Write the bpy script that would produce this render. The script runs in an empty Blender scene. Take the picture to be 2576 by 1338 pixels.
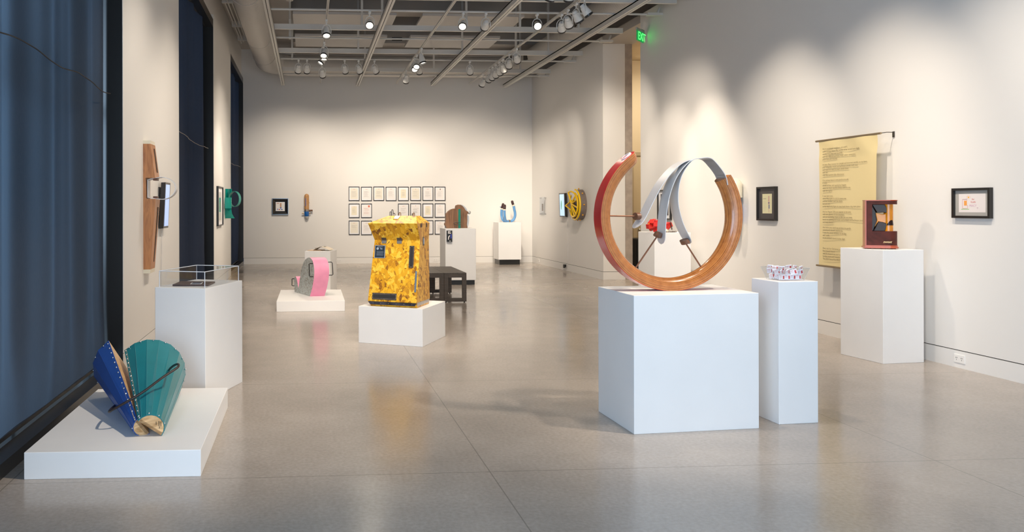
import bpy, math, random
from mathutils import Vector, Matrix
V = Vector
PI = math.pi
sc = bpy.context.scene
COL = sc.collection
rnd = random.Random(7)

# ------------------------------------------------------------------ camera
F_PX, CX, CY, YAW, ROLL, EYE = 1962.5, 906.1, 519.6, .0663, -.0025, 1.5
cam_d = bpy.data.cameras.new('camera'); cam = bpy.data.objects.new('camera', cam_d); COL.objects.link(cam)
cam_d.sensor_fit = 'HORIZONTAL'; cam_d.sensor_width = 36; cam_d.lens = F_PX / 2576 * 36
cam_d.shift_x = (1288 - CX) / 2576; cam_d.shift_y = -(669 - CY) / 2576
fwd = V((math.sin(YAW), math.cos(YAW), 0)); r0 = V((math.cos(YAW), -math.sin(YAW), 0)); u0 = V((0, 0, 1))
rgt = math.cos(ROLL) * r0 + math.sin(ROLL) * u0; upv = -math.sin(ROLL) * r0 + math.cos(ROLL) * u0
ORI = V((0, 0, EYE))
M = Matrix.Identity(4)
for i in range(3):
    M[i][0] = rgt[i]; M[i][1] = upv[i]; M[i][2] = -fwd[i]; M[i][3] = ORI[i]
cam.matrix_world = M
cam_d.clip_start = .05; cam_d.clip_end = 200
sc.camera = cam

# photograph measurements -> world points on a known plane
def ray(x, y): return fwd + (x - CX) / F_PX * rgt - (y - CY) / F_PX * upv
def atZ(x, y, z=0.): d = ray(x, y); return ORI + d * ((z - EYE) / d.z)
def atY(x, y, Y): d = ray(x, y); return ORI + d * (Y / d.y)
def atX(x, y, X): d = ray(x, y); return ORI + d * (X / d.x)
def atP(x, y, p, n): d = ray(x, y); return ORI + d * ((p - ORI).dot(n) / d.dot(n))

# ------------------------------------------------------------------ world, light, exposure
sc.view_settings.view_transform = 'Standard'; sc.view_settings.look = 'None'
sc.view_settings.exposure = 1.05; sc.view_settings.gamma = 1; sc.view_settings.use_curve_mapping = False
sc.cycles.max_bounces = 8; sc.cycles.diffuse_bounces = 5; sc.cycles.glossy_bounces = 4
sc.cycles.transmission_bounces = 8; sc.cycles.transparent_max_bounces = 12
sc.cycles.sample_clamp_indirect = 4; sc.cycles.caustics_reflective = False; sc.cycles.caustics_refractive = False
w = bpy.data.worlds.new('World'); sc.world = w; w.use_nodes = True
w.node_tree.nodes['Background'].inputs[0].default_value = (.34, .56, 1, 1)
w.node_tree.nodes['Background'].inputs[1].default_value = .06
WARM = (1, .86, .70); NEUT = (1, .92, .83); COOL = (.55, .76, 1)

def area(name, loc, tgt, sx, sy, energy, color):
    l = bpy.data.lights.new(name, 'AREA'); l.shape = 'RECTANGLE'; l.size = sx; l.size_y = sy; l.energy = energy; l.color = color
    o = bpy.data.objects.new(name, l); COL.objects.link(o); o.location = loc
    o.rotation_euler = (V(tgt) - V(loc)).to_track_quat('-Z', 'Y').to_euler(); return o
def spot(name, loc, tgt, energy, deg=50, blend=.8, color=WARM, r=.06):
    l = bpy.data.lights.new(name, 'SPOT'); l.energy = energy; l.spot_size = math.radians(deg); l.spot_blend = blend
    l.color = color; l.shadow_soft_size = r
    o = bpy.data.objects.new(name, l); COL.objects.link(o); o.location = loc
    o.rotation_euler = (V(tgt) - V(loc)).to_track_quat('-Z', 'Y').to_euler(); return o
# added cool fills behind and left of the camera; daylight outside the curtained windows
area('cool_fill_rear', (1.6, -3.2, 1.5), (2.2, 10, .3), 6.4, 2.6, 120, (.76, .88, 1))
area('cool_fill_side', (-2.2, -.6, 2.2), (3, 3.2, .8), 4.2, 3.4, 180, (.48, .72, 1))
area('window_daylight', (-3.6, 1.2, 3.0), (-1.9, 5.8, 2.4), 2.2, 4.0, 115, (.5, .70, .92))
area('window_daylight', (-3.6, 11.5, 3.4), (-1.9, 12.6, 2.2), 2.6, 4.0, .35, (.3, .55, 1))
area('window_daylight', (-3.6, 18.0, 3.4), (-1.9, 18.9, 2.2), 2.6, 4.0, .35, (.3, .55, 1))
# hallway lamp
area('hallway_lamp', (7.75, 15.9, 4.6), (7.75, 15.9, 0), .8, .8, 48, (1, .88, .68))

XL, XR, YB, ZT, ZC = -1.69, 5.98, 20.55, 4.95, 6.2

# ------------------------------------------------------------------ materials
MC = {}
def nn(nt, t, **kw):
    n = nt.nodes.new(t)
    for k, v in kw.items():
        if hasattr(n, k): setattr(n, k, v)
        else: n.inputs[k].default_value = v
    return n
def mat(name, col=(.8, .8, .8), rough=.5, metal=0., spec=.5, emit=0., ecol=None, coat=0., noise=0., nscale=8., bump=0., bscale=60.):
    if name in MC: return MC[name]
    m = bpy.data.materials.new(name); m.use_nodes = True; nt = m.node_tree; b = nt.nodes['Principled BSDF']
    b.inputs['Base Color'].default_value = (*col, 1); b.inputs['Roughness'].default_value = rough
    b.inputs['Metallic'].default_value = metal; b.inputs['Specular IOR Level'].default_value = spec
    b.inputs['Coat Weight'].default_value = coat; b.inputs['Coat Roughness'].default_value = .08
    if emit: b.inputs['Emission Color'].default_value = (*(ecol or col), 1); b.inputs['Emission Strength'].default_value = emit
    tc = nt.nodes.new('ShaderNodeTexCoord')
    if noise:
        t = nn(nt, 'ShaderNodeTexNoise'); t.inputs['Scale'].default_value = nscale; t.inputs['Detail'].default_value = 6
        nt.links.new(tc.outputs['Object'], t.inputs['Vector'])
        r = nn(nt, 'ShaderNodeValToRGB'); r.color_ramp.elements[0].position = .3; r.color_ramp.elements[1].position = .7
        r.color_ramp.elements[0].color = (*[c * (1 - noise) for c in col], 1); r.color_ramp.elements[1].color = (*[min(1, c * (1 + noise * .6)) for c in col], 1)
        nt.links.new(t.outputs['Fac'], r.inputs['Fac']); nt.links.new(r.outputs['Color'], b.inputs['Base Color'])
    if bump:
        t = nn(nt, 'ShaderNodeTexNoise'); t.inputs['Scale'].default_value = bscale; t.inputs['Detail'].default_value = 3
        nt.links.new(tc.outputs['Object'], t.inputs['Vector'])
        bp = nn(nt, 'ShaderNodeBump'); bp.inputs['Strength'].default_value = bump; bp.inputs['Distance'].default_value = .01
        nt.links.new(t.outputs['Fac'], bp.inputs['Height']); nt.links.new(bp.outputs['Normal'], b.inputs['Normal'])
    MC[name] = m; return m
def bs(m): return m.node_tree.nodes['Principled BSDF']
def ramp(nt, stops, interp='LINEAR'):
    r = nt.nodes.new('ShaderNodeValToRGB'); cr = r.color_ramp; cr.interpolation = interp
    while len(cr.elements) < len(stops): cr.elements.new(.5)
    for e, (p, c) in zip(cr.elements, stops): e.position = p; e.color = (*c, 1)
    return r

def wood(name, c1, c2, scale=(3, 3, 30), rough=.45, coat=0., dist=1.5, axis=None):
    if name in MC: return MC[name]
    m = mat(name, c1, rough, coat=coat); nt = m.node_tree; b = bs(m)
    tc = nt.nodes.new('ShaderNodeTexCoord'); mp = nt.nodes.new('ShaderNodeMapping'); mp.inputs['Scale'].default_value = scale
    nt.links.new(tc.outputs['Object'], mp.inputs['Vector'])
    n = nn(nt, 'ShaderNodeTexNoise'); n.inputs['Scale'].default_value = 2.2; n.inputs['Detail'].default_value = 7; n.inputs['Distortion'].default_value = dist
    nt.links.new(mp.outputs[0], n.inputs['Vector'])
    r = ramp(nt, [(.32, c2), (.5, c1), (.68, [min(1, c * 1.25) for c in c1])])
    nt.links.new(n.outputs['Fac'], r.inputs[0]); nt.links.new(r.outputs[0], b.inputs['Base Color']); return m

def osb(name, stops, scale=16., rough=.4, coat=.25):
    m = mat(name, stops[1][1], rough, coat=coat); nt = m.node_tree; b = bs(m)
    tc = nt.nodes.new('ShaderNodeTexCoord')
    dn = nn(nt, 'ShaderNodeTexNoise'); dn.inputs['Scale'].default_value = 5
    nt.links.new(tc.outputs['Object'], dn.inputs['Vector'])
    outs = []
    for k, (rx, ry, rz) in enumerate([(.25, .55, .2), (-.7, -.85, .5), (.9, 1.2, -.4), (-.2, -.3, 1.1)]):
        mp = nt.nodes.new('ShaderNodeMapping'); mp.inputs['Rotation'].default_value = (rx, ry, rz)
        mp.inputs['Location'].default_value = (k * 3.1, k * 1.7, 0)
        mp.vector_type = 'TEXTURE'; mp.inputs['Scale'].default_value = (1 / (scale * 1.9), 1 / (scale * 1.9), 1 / (scale * .5))
        ad = nt.nodes.new('ShaderNodeVectorMath'); ad.operation = 'MULTIPLY_ADD'
        ad.inputs[1].default_value = (.05, .05, .05)
        nt.links.new(dn.outputs['Color'], ad.inputs[0]); nt.links.new(tc.outputs['Object'], ad.inputs[2])
        nt.links.new(ad.outputs[0], mp.inputs['Vector'])
        v = nt.nodes.new('ShaderNodeTexVoronoi'); v.feature = 'F1'; v.inputs['Scale'].default_value = 1
        nt.links.new(mp.outputs[0], v.inputs['Vector'])
        sp = nt.nodes.new('ShaderNodeSeparateColor'); nt.links.new(v.outputs['Color'], sp.inputs[0]); outs.append(sp)
    cur = outs[0].outputs[0]
    for k in (1, 2, 3):
        th = nt.nodes.new('ShaderNodeMath'); th.operation = 'GREATER_THAN'; th.inputs[1].default_value = .62
        nt.links.new(outs[k].outputs[1], th.inputs[0])
        mx = nt.nodes.new('ShaderNodeMix'); mx.data_type = 'FLOAT'
        nt.links.new(th.outputs[0], mx.inputs[0]); nt.links.new(cur, mx.inputs[2]); nt.links.new(outs[k].outputs[0], mx.inputs[3])
        cur = mx.outputs[0]
    fn = nn(nt, 'ShaderNodeTexNoise'); fn.inputs['Scale'].default_value = 90; fn.inputs['Detail'].default_value = 4
    nt.links.new(tc.outputs['Object'], fn.inputs['Vector'])
    ma = nt.nodes.new('ShaderNodeMath'); ma.operation = 'MULTIPLY_ADD'; ma.inputs[1].default_value = .3; nt.links.new(fn.outputs[0], ma.inputs[0])
    mb = nt.nodes.new('ShaderNodeMath'); mb.operation = 'MULTIPLY_ADD'; mb.inputs[1].default_value = .90; mb.inputs[2].default_value = -.12
    nt.links.new(cur, mb.inputs[0]); nt.links.new(mb.outputs[0], ma.inputs[2])
    r = ramp(nt, stops); nt.links.new(ma.outputs[0], r.inputs[0]); nt.links.new(r.outputs[0], b.inputs['Base Color'])
    return m

M_wall = mat('wall_paint', (.80, .785, .76), .55, spec=.3, bump=.04, bscale=220)
M_base = mat('baseboard_paint', (.80, .79, .77), .45)
M_ped = mat('pedestal_paint', (.82, .82, .82), .5, spec=.35, noise=.02, nscale=3)
M_ceil = mat('ceiling_paint', (.20, .185, .17), .8, noise=.1, nscale=1)
M_soff = mat('soffit_paint', (.45, .43, .41), .7)
M_grid = mat('grid_paint', (.66, .65, .62), .45)
M_slot = mat('slot_black', (.02, .02, .02), .6)
M_duct = mat('duct_paint', (.62, .6, .57), .45)
M_cloud = mat('acoustic_panel', (.66, .65, .64), .8)
M_lamp = mat('lamp_white', (.78, .78, .76), .35)
M_rim = mat('lamp_rim', (.03, .03, .03), .3)
M_lens = mat('lamp_lens', (1, .95, .85), .2, emit=3, ecol=(1, .93, .82))
M_lensoff = mat('lamp_lens_dark', (.25, .24, .22), .2)
M_black = mat('black_frame', (.018, .016, .015), .3)
M_blk = mat('black_paint', (.012, .012, .012), .35)
M_bronze = mat('window_bronze', (.02, .019, .018), .28)
M_steel = mat('steel', (.55, .55, .55), .3, metal=1)
M_dsteel = mat('dark_steel', (.12, .11, .1), .35, metal=.9)
M_alu = mat('aluminium', (.74, .74, .75), .4, metal=.3, noise=.05, nscale=4)
M_paper = mat('paper', (.85, .82, .80), .6)
M_matte = mat('mat_board', (.9, .9, .92), .6)
M_cream = mat('cream_paint', (.80, .74, .58), .3, coat=.3)
M_hall = mat('hall_paint', (.55, .46, .33), .6)
M_door = mat('door_paint', (.50, .41, .28), .45)
M_conc = mat('column_concrete', (.42, .36, .31), .8, noise=.15, nscale=9)

def floor_mat():
    m = mat('polished_concrete', (.4, .37, .34), .16, spec=.55); nt = m.node_tree; b = bs(m)
    tc = nt.nodes.new('ShaderNodeTexCoord')
    n1 = nn(nt, 'ShaderNodeTexNoise'); n1.inputs['Scale'].default_value = .7; n1.inputs['Detail'].default_value = 10; n1.inputs['Roughness'].default_value = .62
    n2 = nn(nt, 'ShaderNodeTexNoise'); n2.inputs['Scale'].default_value = 45; n2.inputs['Detail'].default_value = 6
    n3 = nn(nt, 'ShaderNodeTexNoise'); n3.inputs['Scale'].default_value = 260; n3.inputs['Detail'].default_value = 2
    for n in (n1, n2, n3): nt.links.new(tc.outputs['Object'], n.inputs['Vector'])
    r1 = ramp(nt, [(.3, (.33, .285, .245)), (.5, (.395, .345, .30)), (.72, (.47, .415, .365))]); nt.links.new(n1.outputs[0], r1.inputs[0])
    r2 = ramp(nt, [(.25, (.86, .86, .86)), (.75, (1.1, 1.1, 1.1))]); nt.links.new(n2.outputs[0], r2.inputs[0])
    r3 = ramp(nt, [(.3, (.93, .93, .93)), (.7, (1.06, 1.06, 1.06))]); nt.links.new(n3.outputs[0], r3.inputs[0])
    mx = nt.nodes.new('ShaderNodeMix'); mx.data_type = 'RGBA'; mx.blend_type = 'MULTIPLY'; mx.inputs[0].default_value = 1
    nt.links.new(r1.outputs[0], mx.inputs[6]); nt.links.new(r2.outputs[0], mx.inputs[7])
    mx2 = nt.nodes.new('ShaderNodeMix'); mx2.data_type = 'RGBA'; mx2.blend_type = 'MULTIPLY'; mx2.inputs[0].default_value = 1
    nt.links.new(mx.outputs[2], mx2.inputs[6]); nt.links.new(r3.outputs[0], mx2.inputs[7])
    # saw-cut joints
    sx = nt.nodes.new('ShaderNodeSeparateXYZ'); nt.links.new(tc.outputs['Object'], sx.inputs[0])
    def line(sock, off, per, wdt):
        a = nt.nodes.new('ShaderNodeMath'); a.operation = 'ADD'; a.inputs[1].default_value = -off + per * 20 + per / 2
        nt.links.new(sock, a.inputs[0])
        p = nt.nodes.new('ShaderNodeMath'); p.operation = 'MODULO'; p.inputs[1].default_value = per; nt.links.new(a.outputs[0], p.inputs[0])
        s = nt.nodes.new('ShaderNodeMath'); s.operation = 'SUBTRACT'; s.inputs[1].default_value = per / 2; nt.links.new(p.outputs[0], s.inputs[0])
        q = nt.nodes.new('ShaderNodeMath'); q.operation = 'ABSOLUTE'; nt.links.new(s.outputs[0], q.inputs[0])
        l = nt.nodes.new('ShaderNodeMath'); l.operation = 'LESS_THAN'; l.inputs[1].default_value = wdt; nt.links.new(q.outputs[0], l.inputs[0])
        return l.outputs[0]
    ja = line(sx.outputs[0], 1.02, 2.65, .0035); jb = line(sx.outputs[1], 6.63, 2.28, .0035)
    mm = nt.nodes.new('ShaderNodeMath'); mm.operation = 'MAXIMUM'; nt.links.new(ja, mm.inputs[0]); nt.links.new(jb, mm.inputs[1])
    ms = nt.nodes.new('ShaderNodeMath'); ms.operation = 'MULTIPLY'; ms.inputs[1].default_value = .45; nt.links.new(mm.outputs[0], ms.inputs[0])
    mj = nt.nodes.new('ShaderNodeMix'); mj.data_type = 'RGBA'; nt.links.new(ms.outputs[0], mj.inputs[0]); nt.links.new(mx2.outputs[2], mj.inputs[6]); mj.inputs[7].default_value = (.09, .075, .065, 1)
    nt.links.new(mj.outputs[2], b.inputs['Base Color'])
    rr = ramp(nt, [(.3, (.13,) * 3), (.7, (.24,) * 3)]); nt.links.new(n1.outputs[0], rr.inputs[0]); nt.links.new(rr.outputs[0], b.inputs['Roughness'])
    return m
M_floor = floor_mat()
M_osb = osb('yellow_strand_board', [(.03, (.20, .07, .01)), (.10, (.48, .20, .01)), (.22, (.64, .30, .01)), (.6, (.86, .45, .014)), (.95, (.97, .64, .08))], scale=18, coat=.1)
M_osbs = osb('yellow_strand_board_side', [(.0, (.20, .08, .02)), (.2, (.46, .20, .03)), (.5, (.68, .34, .04)), (.95, (.82, .48, .10))], scale=15, coat=.05)
M_osbg = osb('grey_washed_strand_board', [(.0, (.22, .17, .12)), (.14, (.40, .39, .35)), (.4, (.50, .54, .53)), (.9, (.66, .70, .69))], scale=42, coat=0)

def ring_wood():
    m = mat('laminated_veneer', (.4, .17, .06), .25, coat=.35); nt = m.node_tree; b = bs(m)
    tc = nt.nodes.new('ShaderNodeTexCoord'); sx = nt.nodes.new('ShaderNodeSeparateXYZ'); nt.links.new(tc.outputs['Object'], sx.inputs[0])
    cx = nt.nodes.new('ShaderNodeCombineXYZ'); nt.links.new(sx.outputs[0], cx.inputs[0]); nt.links.new(sx.outputs[2], cx.inputs[2])
    ln = nt.nodes.new('ShaderNodeVectorMath'); ln.operation = 'LENGTH'; nt.links.new(cx.outputs[0], ln.inputs[0])
    n = nn(nt, 'ShaderNodeTexNoise'); n.inputs['Scale'].default_value = 2.5; n.inputs['Detail'].default_value = 3; nt.links.new(tc.outputs['Object'], n.inputs['Vector'])
    a = nt.nodes.new('ShaderNodeMath'); a.operation = 'MULTIPLY_ADD'; a.inputs[1].default_value = .012; nt.links.new(n.outputs[0], a.inputs[0]); nt.links.new(ln.outputs['Value'], a.inputs[2])
    c2 = nt.nodes.new('ShaderNodeCombineXYZ'); nt.links.new(a.outputs[0], c2.inputs[0])
    w1 = nn(nt, 'ShaderNodeTexNoise'); w1.noise_dimensions = '1D'; w1.inputs['Scale'].default_value = 260; w1.inputs['Detail'].default_value = 3
    nt.links.new(a.outputs[0], w1.inputs['W'])
    f = nn(nt, 'ShaderNodeTexNoise'); f.inputs['Scale'].default_value = 25; f.inputs['Detail'].default_value = 5; nt.links.new(tc.outputs['Object'], f.inputs['Vector'])
    s = nt.nodes.new('ShaderNodeMath'); s.operation = 'MULTIPLY_ADD'; s.inputs[1].default_value = .3; nt.links.new(f.outputs[0], s.inputs[0]); nt.links.new(w1.outputs[0], s.inputs[2])
    r = ramp(nt, [(.44, (.16, .045, .012)), (.55, (.34, .105, .022)), (.70, (.50, .175, .038)), (.88, (.60, .25, .08))]); nt.links.new(s.outputs[0], r.inputs[0])
    nt.links.new(r.outputs[0], b.inputs['Base Color']); return m
M_ringw = ring_wood()
M_red = mat('red_laminate', (.62, .012, .018), .22, coat=.5, noise=.08, nscale=3)
M_walnut = wood('dark_walnut', (.16, .07, .035), (.09, .035, .018))
M_cherry = wood('cherry_wood', (.47, .20, .07), (.33, .12, .04), scale=(9, 9, 1.3), rough=.35)
M_brownw = wood('brown_wood', (.24, .12, .06), (.15, .07, .033), scale=(14, 14, 1.0), rough=.45)
M_ply = wood('plywood', (.66, .43, .22), (.45, .25, .1), scale=(2, 6, 6), dist=3)
M_bench = wood('bench_wood', (.085, .065, .05), (.055, .04, .03), scale=(2, 30, 30), rough=.45)
M_blue = mat('blue_sheet', (.02, .085, .36), .35, coat=.2, noise=.08, nscale=5)
M_teal = mat('teal_sheet', (.012, .20, .235), .35, coat=.2, noise=.12, nscale=4)
M_edge = mat('sheet_edge', (.45, .5, .52), .4)
M_rust = mat('blackened_rod', (.035, .022, .018), .45, noise=.3, nscale=40)
M_pink = mat('pink_paint', (.80, .30, .46), .5, noise=.07, nscale=9)
M_ltblue = mat('light_blue_gloss', (.12, .32, .62), .25, coat=.5)
M_choc = mat('dark_brown_gloss', (.05, .02, .018), .15, coat=.6)
M_yel = mat('yellow_gloss', (.93, .58, .0), .25, coat=.4)
M_greyw = mat('grey_brown_wood', (.20, .155, .13), .5, noise=.2, nscale=12)
M_tealp = mat('teal_paint', (.0, .30, .25), .4, noise=.12, nscale=10)
M_green = mat('green_edge', (.0, .23, .16), .4)
M_banner = mat('cream_cloth', (.77, .63, .33), .8, bump=.05, bscale=300)
M_ink = mat('ink', (.31, .25, .14), .7)
M_mahog = wood('mahogany', (.085, .018, .012), (.05, .012, .008), scale=(3, 3, 3), rough=.5)
bs(M_mahog).inputs['Specular IOR Level'].default_value = .25
M_mahogr = mat('mahogany_trim', (.42, .07, .02), .3, coat=.4)
M_tile = mat('socket_plastic', (.82, .81, .79), .35)
M_blk_bin = mat('black_cloth', (.01, .01, .012), .7)

def glass(name, col, rough=.02, trans=.9, tint=None):
    m = mat(name, col, rough); b = bs(m); b.inputs['Transmission Weight'].default_value = trans; b.inputs['IOR'].default_value = 1.45; return m
M_amber = glass('amber_glass', (.98, .36, .01), .05, .45); bs(M_amber).inputs['Specular IOR Level'].default_value = .8
M_smoke = mat('dark_brown_glass', (.02, .006, .003), .12, spec=.25)
def clear(name, tint=(.93, .95, .97), k=.14):
    if name in MC: return MC[name]
    m = bpy.data.materials.new(name); m.use_nodes = True; nt = m.node_tree; nt.nodes.clear()
    o = nt.nodes.new('ShaderNodeOutputMaterial'); t = nt.nodes.new('ShaderNodeBsdfTransparent'); t.inputs[0].default_value = (*tint, 1)
    g = nt.nodes.new('ShaderNodeBsdfGlossy'); g.inputs['Roughness'].default_value = .03; x = nt.nodes.new('ShaderNodeMixShader')
    f = nt.nodes.new('ShaderNodeLayerWeight'); f.inputs[0].default_value = .5
    pw = nt.nodes.new('ShaderNodeMath'); pw.operation = 'POWER'; pw.inputs[1].default_value = 4; nt.links.new(f.outputs['Facing'], pw.inputs[0])
    sa = nt.nodes.new('ShaderNodeMath'); sa.operation = 'MULTIPLY_ADD'; sa.inputs[1].default_value = .5; sa.inputs[2].default_value = .035; nt.links.new(pw.outputs[0], sa.inputs[0])
    nt.links.new(sa.outputs[0], x.inputs[0]); nt.links.new(t.outputs[0], x.inputs[1]); nt.links.new(g.outputs[0], x.inputs[2]); nt.links.new(x.outputs[0], o.inputs[0])
    MC[name] = m; return m
M_acr = clear('clear_acrylic')
M_acre = mat('acrylic_edge_highlight', (.75, .8, .88), .2)
def curtain_mat(name, base, trans):
    m = bpy.data.materials.new(name); m.use_nodes = True; nt = m.node_tree; nt.nodes.clear()
    o = nt.nodes.new('ShaderNodeOutputMaterial'); d = nt.nodes.new('ShaderNodeBsdfDiffuse'); t = nt.nodes.new('ShaderNodeBsdfTranslucent')
    tc = nt.nodes.new('ShaderNodeTexCoord'); mp = nt.nodes.new('ShaderNodeMapping'); mp.inputs['Scale'].default_value = (90, 90, 9)
    n = nt.nodes.new('ShaderNodeTexNoise'); n.inputs['Scale'].default_value = 3; n.inputs['Detail'].default_value = 4
    nt.links.new(tc.outputs['Object'], mp.inputs[0]); nt.links.new(mp.outputs[0], n.inputs['Vector'])
    r = ramp(nt, [(.3, [c * .8 for c in base]), (.7, [c * 1.2 for c in base])]); nt.links.new(n.outputs[0], r.inputs[0]); nt.links.new(r.outputs[0], d.inputs[0])
    t.inputs[0].default_value = (*trans, 1)
    a = nt.nodes.new('ShaderNodeAddShader'); nt.links.new(d.outputs[0], a.inputs[0]); nt.links.new(t.outputs[0], a.inputs[1]); nt.links.new(a.outputs[0], o.inputs[0])
    MC[name] = m; return m
M_curt = curtain_mat('charcoal_blue_cloth', (.036, .037, .040), (.11, .15, .19))

# ------------------------------------------------------------------ mesh helpers
class B:
    def __init__(s): s.v = []; s.f = []; s.m = []; s.k = 0
    def add(s, vs, fs):
        o = len(s.v); s.v += [V(p) for p in vs]; s.f += [tuple(i + o for i in f) for f in fs]; s.m += [s.k] * len(fs); return s
    def box(s, a, b, T=None):
        x0, y0, z0 = a; x1, y1, z1 = b
        vs = [V(p) for p in ((x0, y0, z0), (x1, y0, z0), (x1, y1, z0), (x0, y1, z0), (x0, y0, z1), (x1, y0, z1), (x1, y1, z1), (x0, y1, z1))]
        if T: vs = [T @ p for p in vs]
        return s.add(vs, [(0, 3, 2, 1), (4, 5, 6, 7), (0, 1, 5, 4), (1, 2, 6, 5), (2, 3, 7, 6), (3, 0, 4, 7)])
    def cyl(s, p0, p1, r0_, r1_=None, n=16, caps=True):
        return s.tube([p0, p1], [r0_, r0_ if r1_ is None else r1_], n, caps)
    def tube(s, pts, r, n=10, caps=True, up=None):
        pts = [V(p) for p in pts]; rs = r if isinstance(r, (list, tuple)) else [r] * len(pts)
        loops = []; prev = None
        for i, p in enumerate(pts):
            a = pts[max(0, i - 1)]; b = pts[min(len(pts) - 1, i + 1)]; t = (b - a).normalized()
            if prev is None: h = V((0, 0, 1)) if abs(t.z) < .9 else V((1, 0, 0))
            else: h = prev
            x = (h - t * h.dot(t)).normalized(); y = t.cross(x); prev = x
            loops.append([p + (x * math.cos(2 * PI * k / n) + y * math.sin(2 * PI * k / n)) * rs[i] for k in range(n)])
        return s.loft(loops, caps)
    def loft(s, loops, caps=True, closed=True):
        n = len(loops[0]); vs = [p for l in loops for p in l]; fs = []
        for i in range(len(loops) - 1):
            for k in range(n if closed else n - 1):
                a = i * n + k; b = i * n + (k + 1) % n; fs.append((a, b, b + n, a + n))
        if caps: fs.append(tuple(range(n - 1, -1, -1))); fs.append(tuple(range((len(loops) - 1) * n, len(loops) * n)))
        return s.add(vs, fs)
    def prism(s, poly, ext):
        ext = V(ext); return s.loft([[V(p) for p in poly], [V(p) + ext for p in poly]])
    def sphere(s, c, r, n=12, m=8, sc_=(1, 1, 1)):
        c = V(c); loops = []
        for i in range(1, m):
            t = PI * i / m
            loops.append([c + V((r * sc_[0] * math.sin(t) * math.cos(2 * PI * k / n), r * sc_[1] * math.sin(t) * math.sin(2 * PI * k / n), r * sc_[2] * math.cos(t))) for k in range(n)])
        return s.loft(loops)
    def build(s, name, m, parent=None, smooth=False, bevel=0., label=None):
        off = V((0, 0, 0)); p = parent
        while p is not None: off += p.location; p = p.parent
        me = bpy.data.meshes.new(name); me.from_pydata([tuple(v - off) for v in s.v], [], s.f)
        for q in (m if isinstance(m, (list, tuple)) else [m]): me.materials.append(q)
        for pl, k in zip(me.polygons, s.m): pl.material_index = k
        me.validate(); me.update()
        import bmesh
        bm = bmesh.new(); bm.from_mesh(me); bmesh.ops.recalc_face_normals(bm, faces=bm.faces)
        bm.to_mesh(me); bm.free()
        o = bpy.data.objects.new(name, me); COL.objects.link(o)
        if parent is not None: o.parent = parent
        if bevel:
            bv = o.modifiers.new('bevel', 'BEVEL'); bv.width = bevel; bv.segments = 2; bv.limit_method = 'ANGLE'; bv.angle_limit = math.radians(50)
        if smooth:
            for pl in me.polygons: pl.use_smooth = True
            me.set_sharp_from_angle(angle=math.radians(smooth if smooth is not True else 40))
        if label: o['label'] = label
        return o
def tag(o, label, cat, group=None):
    o['label'] = label; o['category'] = cat
    if group: o['group'] = group
    return o
def thing(name, label, cat, loc=(0, 0, 0), group=None):
    o = bpy.data.objects.new(name, None); COL.objects.link(o); o.location = loc; o.empty_display_size = .1
    return tag(o, label, cat, group)
def struct(name, b, m, smooth=False):
    o = b.build(name, m, None, smooth); o['kind'] = 'structure'; return o
def text_mesh(name, body, size, T, m, parent, align='LEFT', space=1.0, shear=0., line=1.0, depth=.0006):
    cu = bpy.data.curves.new(name, 'FONT'); cu.body = body; cu.size = size; cu.align_x = align
    cu.space_line = line; cu.space_character = space; cu.shear = shear; cu.extrude = depth; cu.resolution_u = 2
    t = bpy.data.objects.new(name + '_src', cu); COL.objects.link(t)
    dg = bpy.context.evaluated_depsgraph_get(); me = bpy.data.meshes.new_from_object(t.evaluated_get(dg))
    bpy.data.objects.remove(t)
    off = V((0, 0, 0)); p = parent
    while p is not None: off += p.location; p = p.parent
    for v in me.vertices: v.co = (T @ v.co) - off
    me.materials.clear(); me.materials.append(m)
    o = bpy.data.objects.new(name, me); COL.objects.link(o); o.parent = parent; return o
def frameT(o, ex, ey):   # plane frame: columns ex, ey, normal
    ex = V(ex).normalized(); ey = V(ey).normalized(); n = ex.cross(ey)
    T = Matrix.Identity(4)
    for i in range(3): T[i][0] = ex[i]; T[i][1] = ey[i]; T[i][2] = n[i]; T[i][3] = o[i]
    return T

# ================================================================== THE ROOM
b = B(); b.box((-2.4, -3.4, -.2), (9.2, YB + .3, 0)); struct('floor', b, M_floor)
b = B(); b.box((-2.4, -3.4, ZC), (9.2, YB + .3, ZC + .15)); struct('ceiling', b, M_ceil)
# window openings along the left wall
WIN = [(3.55, 7.26), (10.36, 14.12), (17.2, YB)]
b = B(); y = 1.6; b.box((XL - .4, -3.3, .165), (XL, -2.9, ZT)); b.box((XL - .4, -2.9, 4.3), (XL, 1.6, ZT))  # gap behind the camera added to let the side fill in
for a, c in WIN: b.box((XL - .4, y, .165), (XL, a, ZT)); y = c
b.box((XL - .4, -3.3, ZT), (XL - .05, YB, ZC))
for a, c in WIN: b.box((XL - .4, a, 4.86), (XL - .12, c, ZT))
struct('wall_left', b, M_wall)
b = B(); y = -3.3
for a, c in WIN:
    if a < YB: b.box((XL - .4, y, 0), (XL, a, .158))
    y = c
struct('baseboard_left', b, M_base)
b = B(); y = -3.3
for a, c in WIN: b.box((XL - .4, y, .156), (XL - .008, a, .167)); y = c
struct('trim_1', b, M_slot)
b = B(); b.box((-2.1, YB, .165), (XR + .8, YB + .25, ZC)); struct('wall_back', b, M_wall)
b = B(); b.box((XL, YB - .001, 0), (XR, YB + .2, .157)); struct('baseboard_back', b, M_base)
b = B(); b.box((XL, YB + .008, .15), (XR, YB + .2, .17)); struct('trim_2', b, mat('reveal_grey', (.3, .29, .28), .6))
YN, YF = 13.7, 15.5
b = B(); b.box((XR, -3.3, .165), (XR + .25, YN, ZT)); b.box((XR, YF, .165), (6.42, YB + .2, ZT)); b.box((6.42, YF + .0, .0), (6.44, YF + .4, ZT))
struct('wall_right', b, M_wall)
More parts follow.
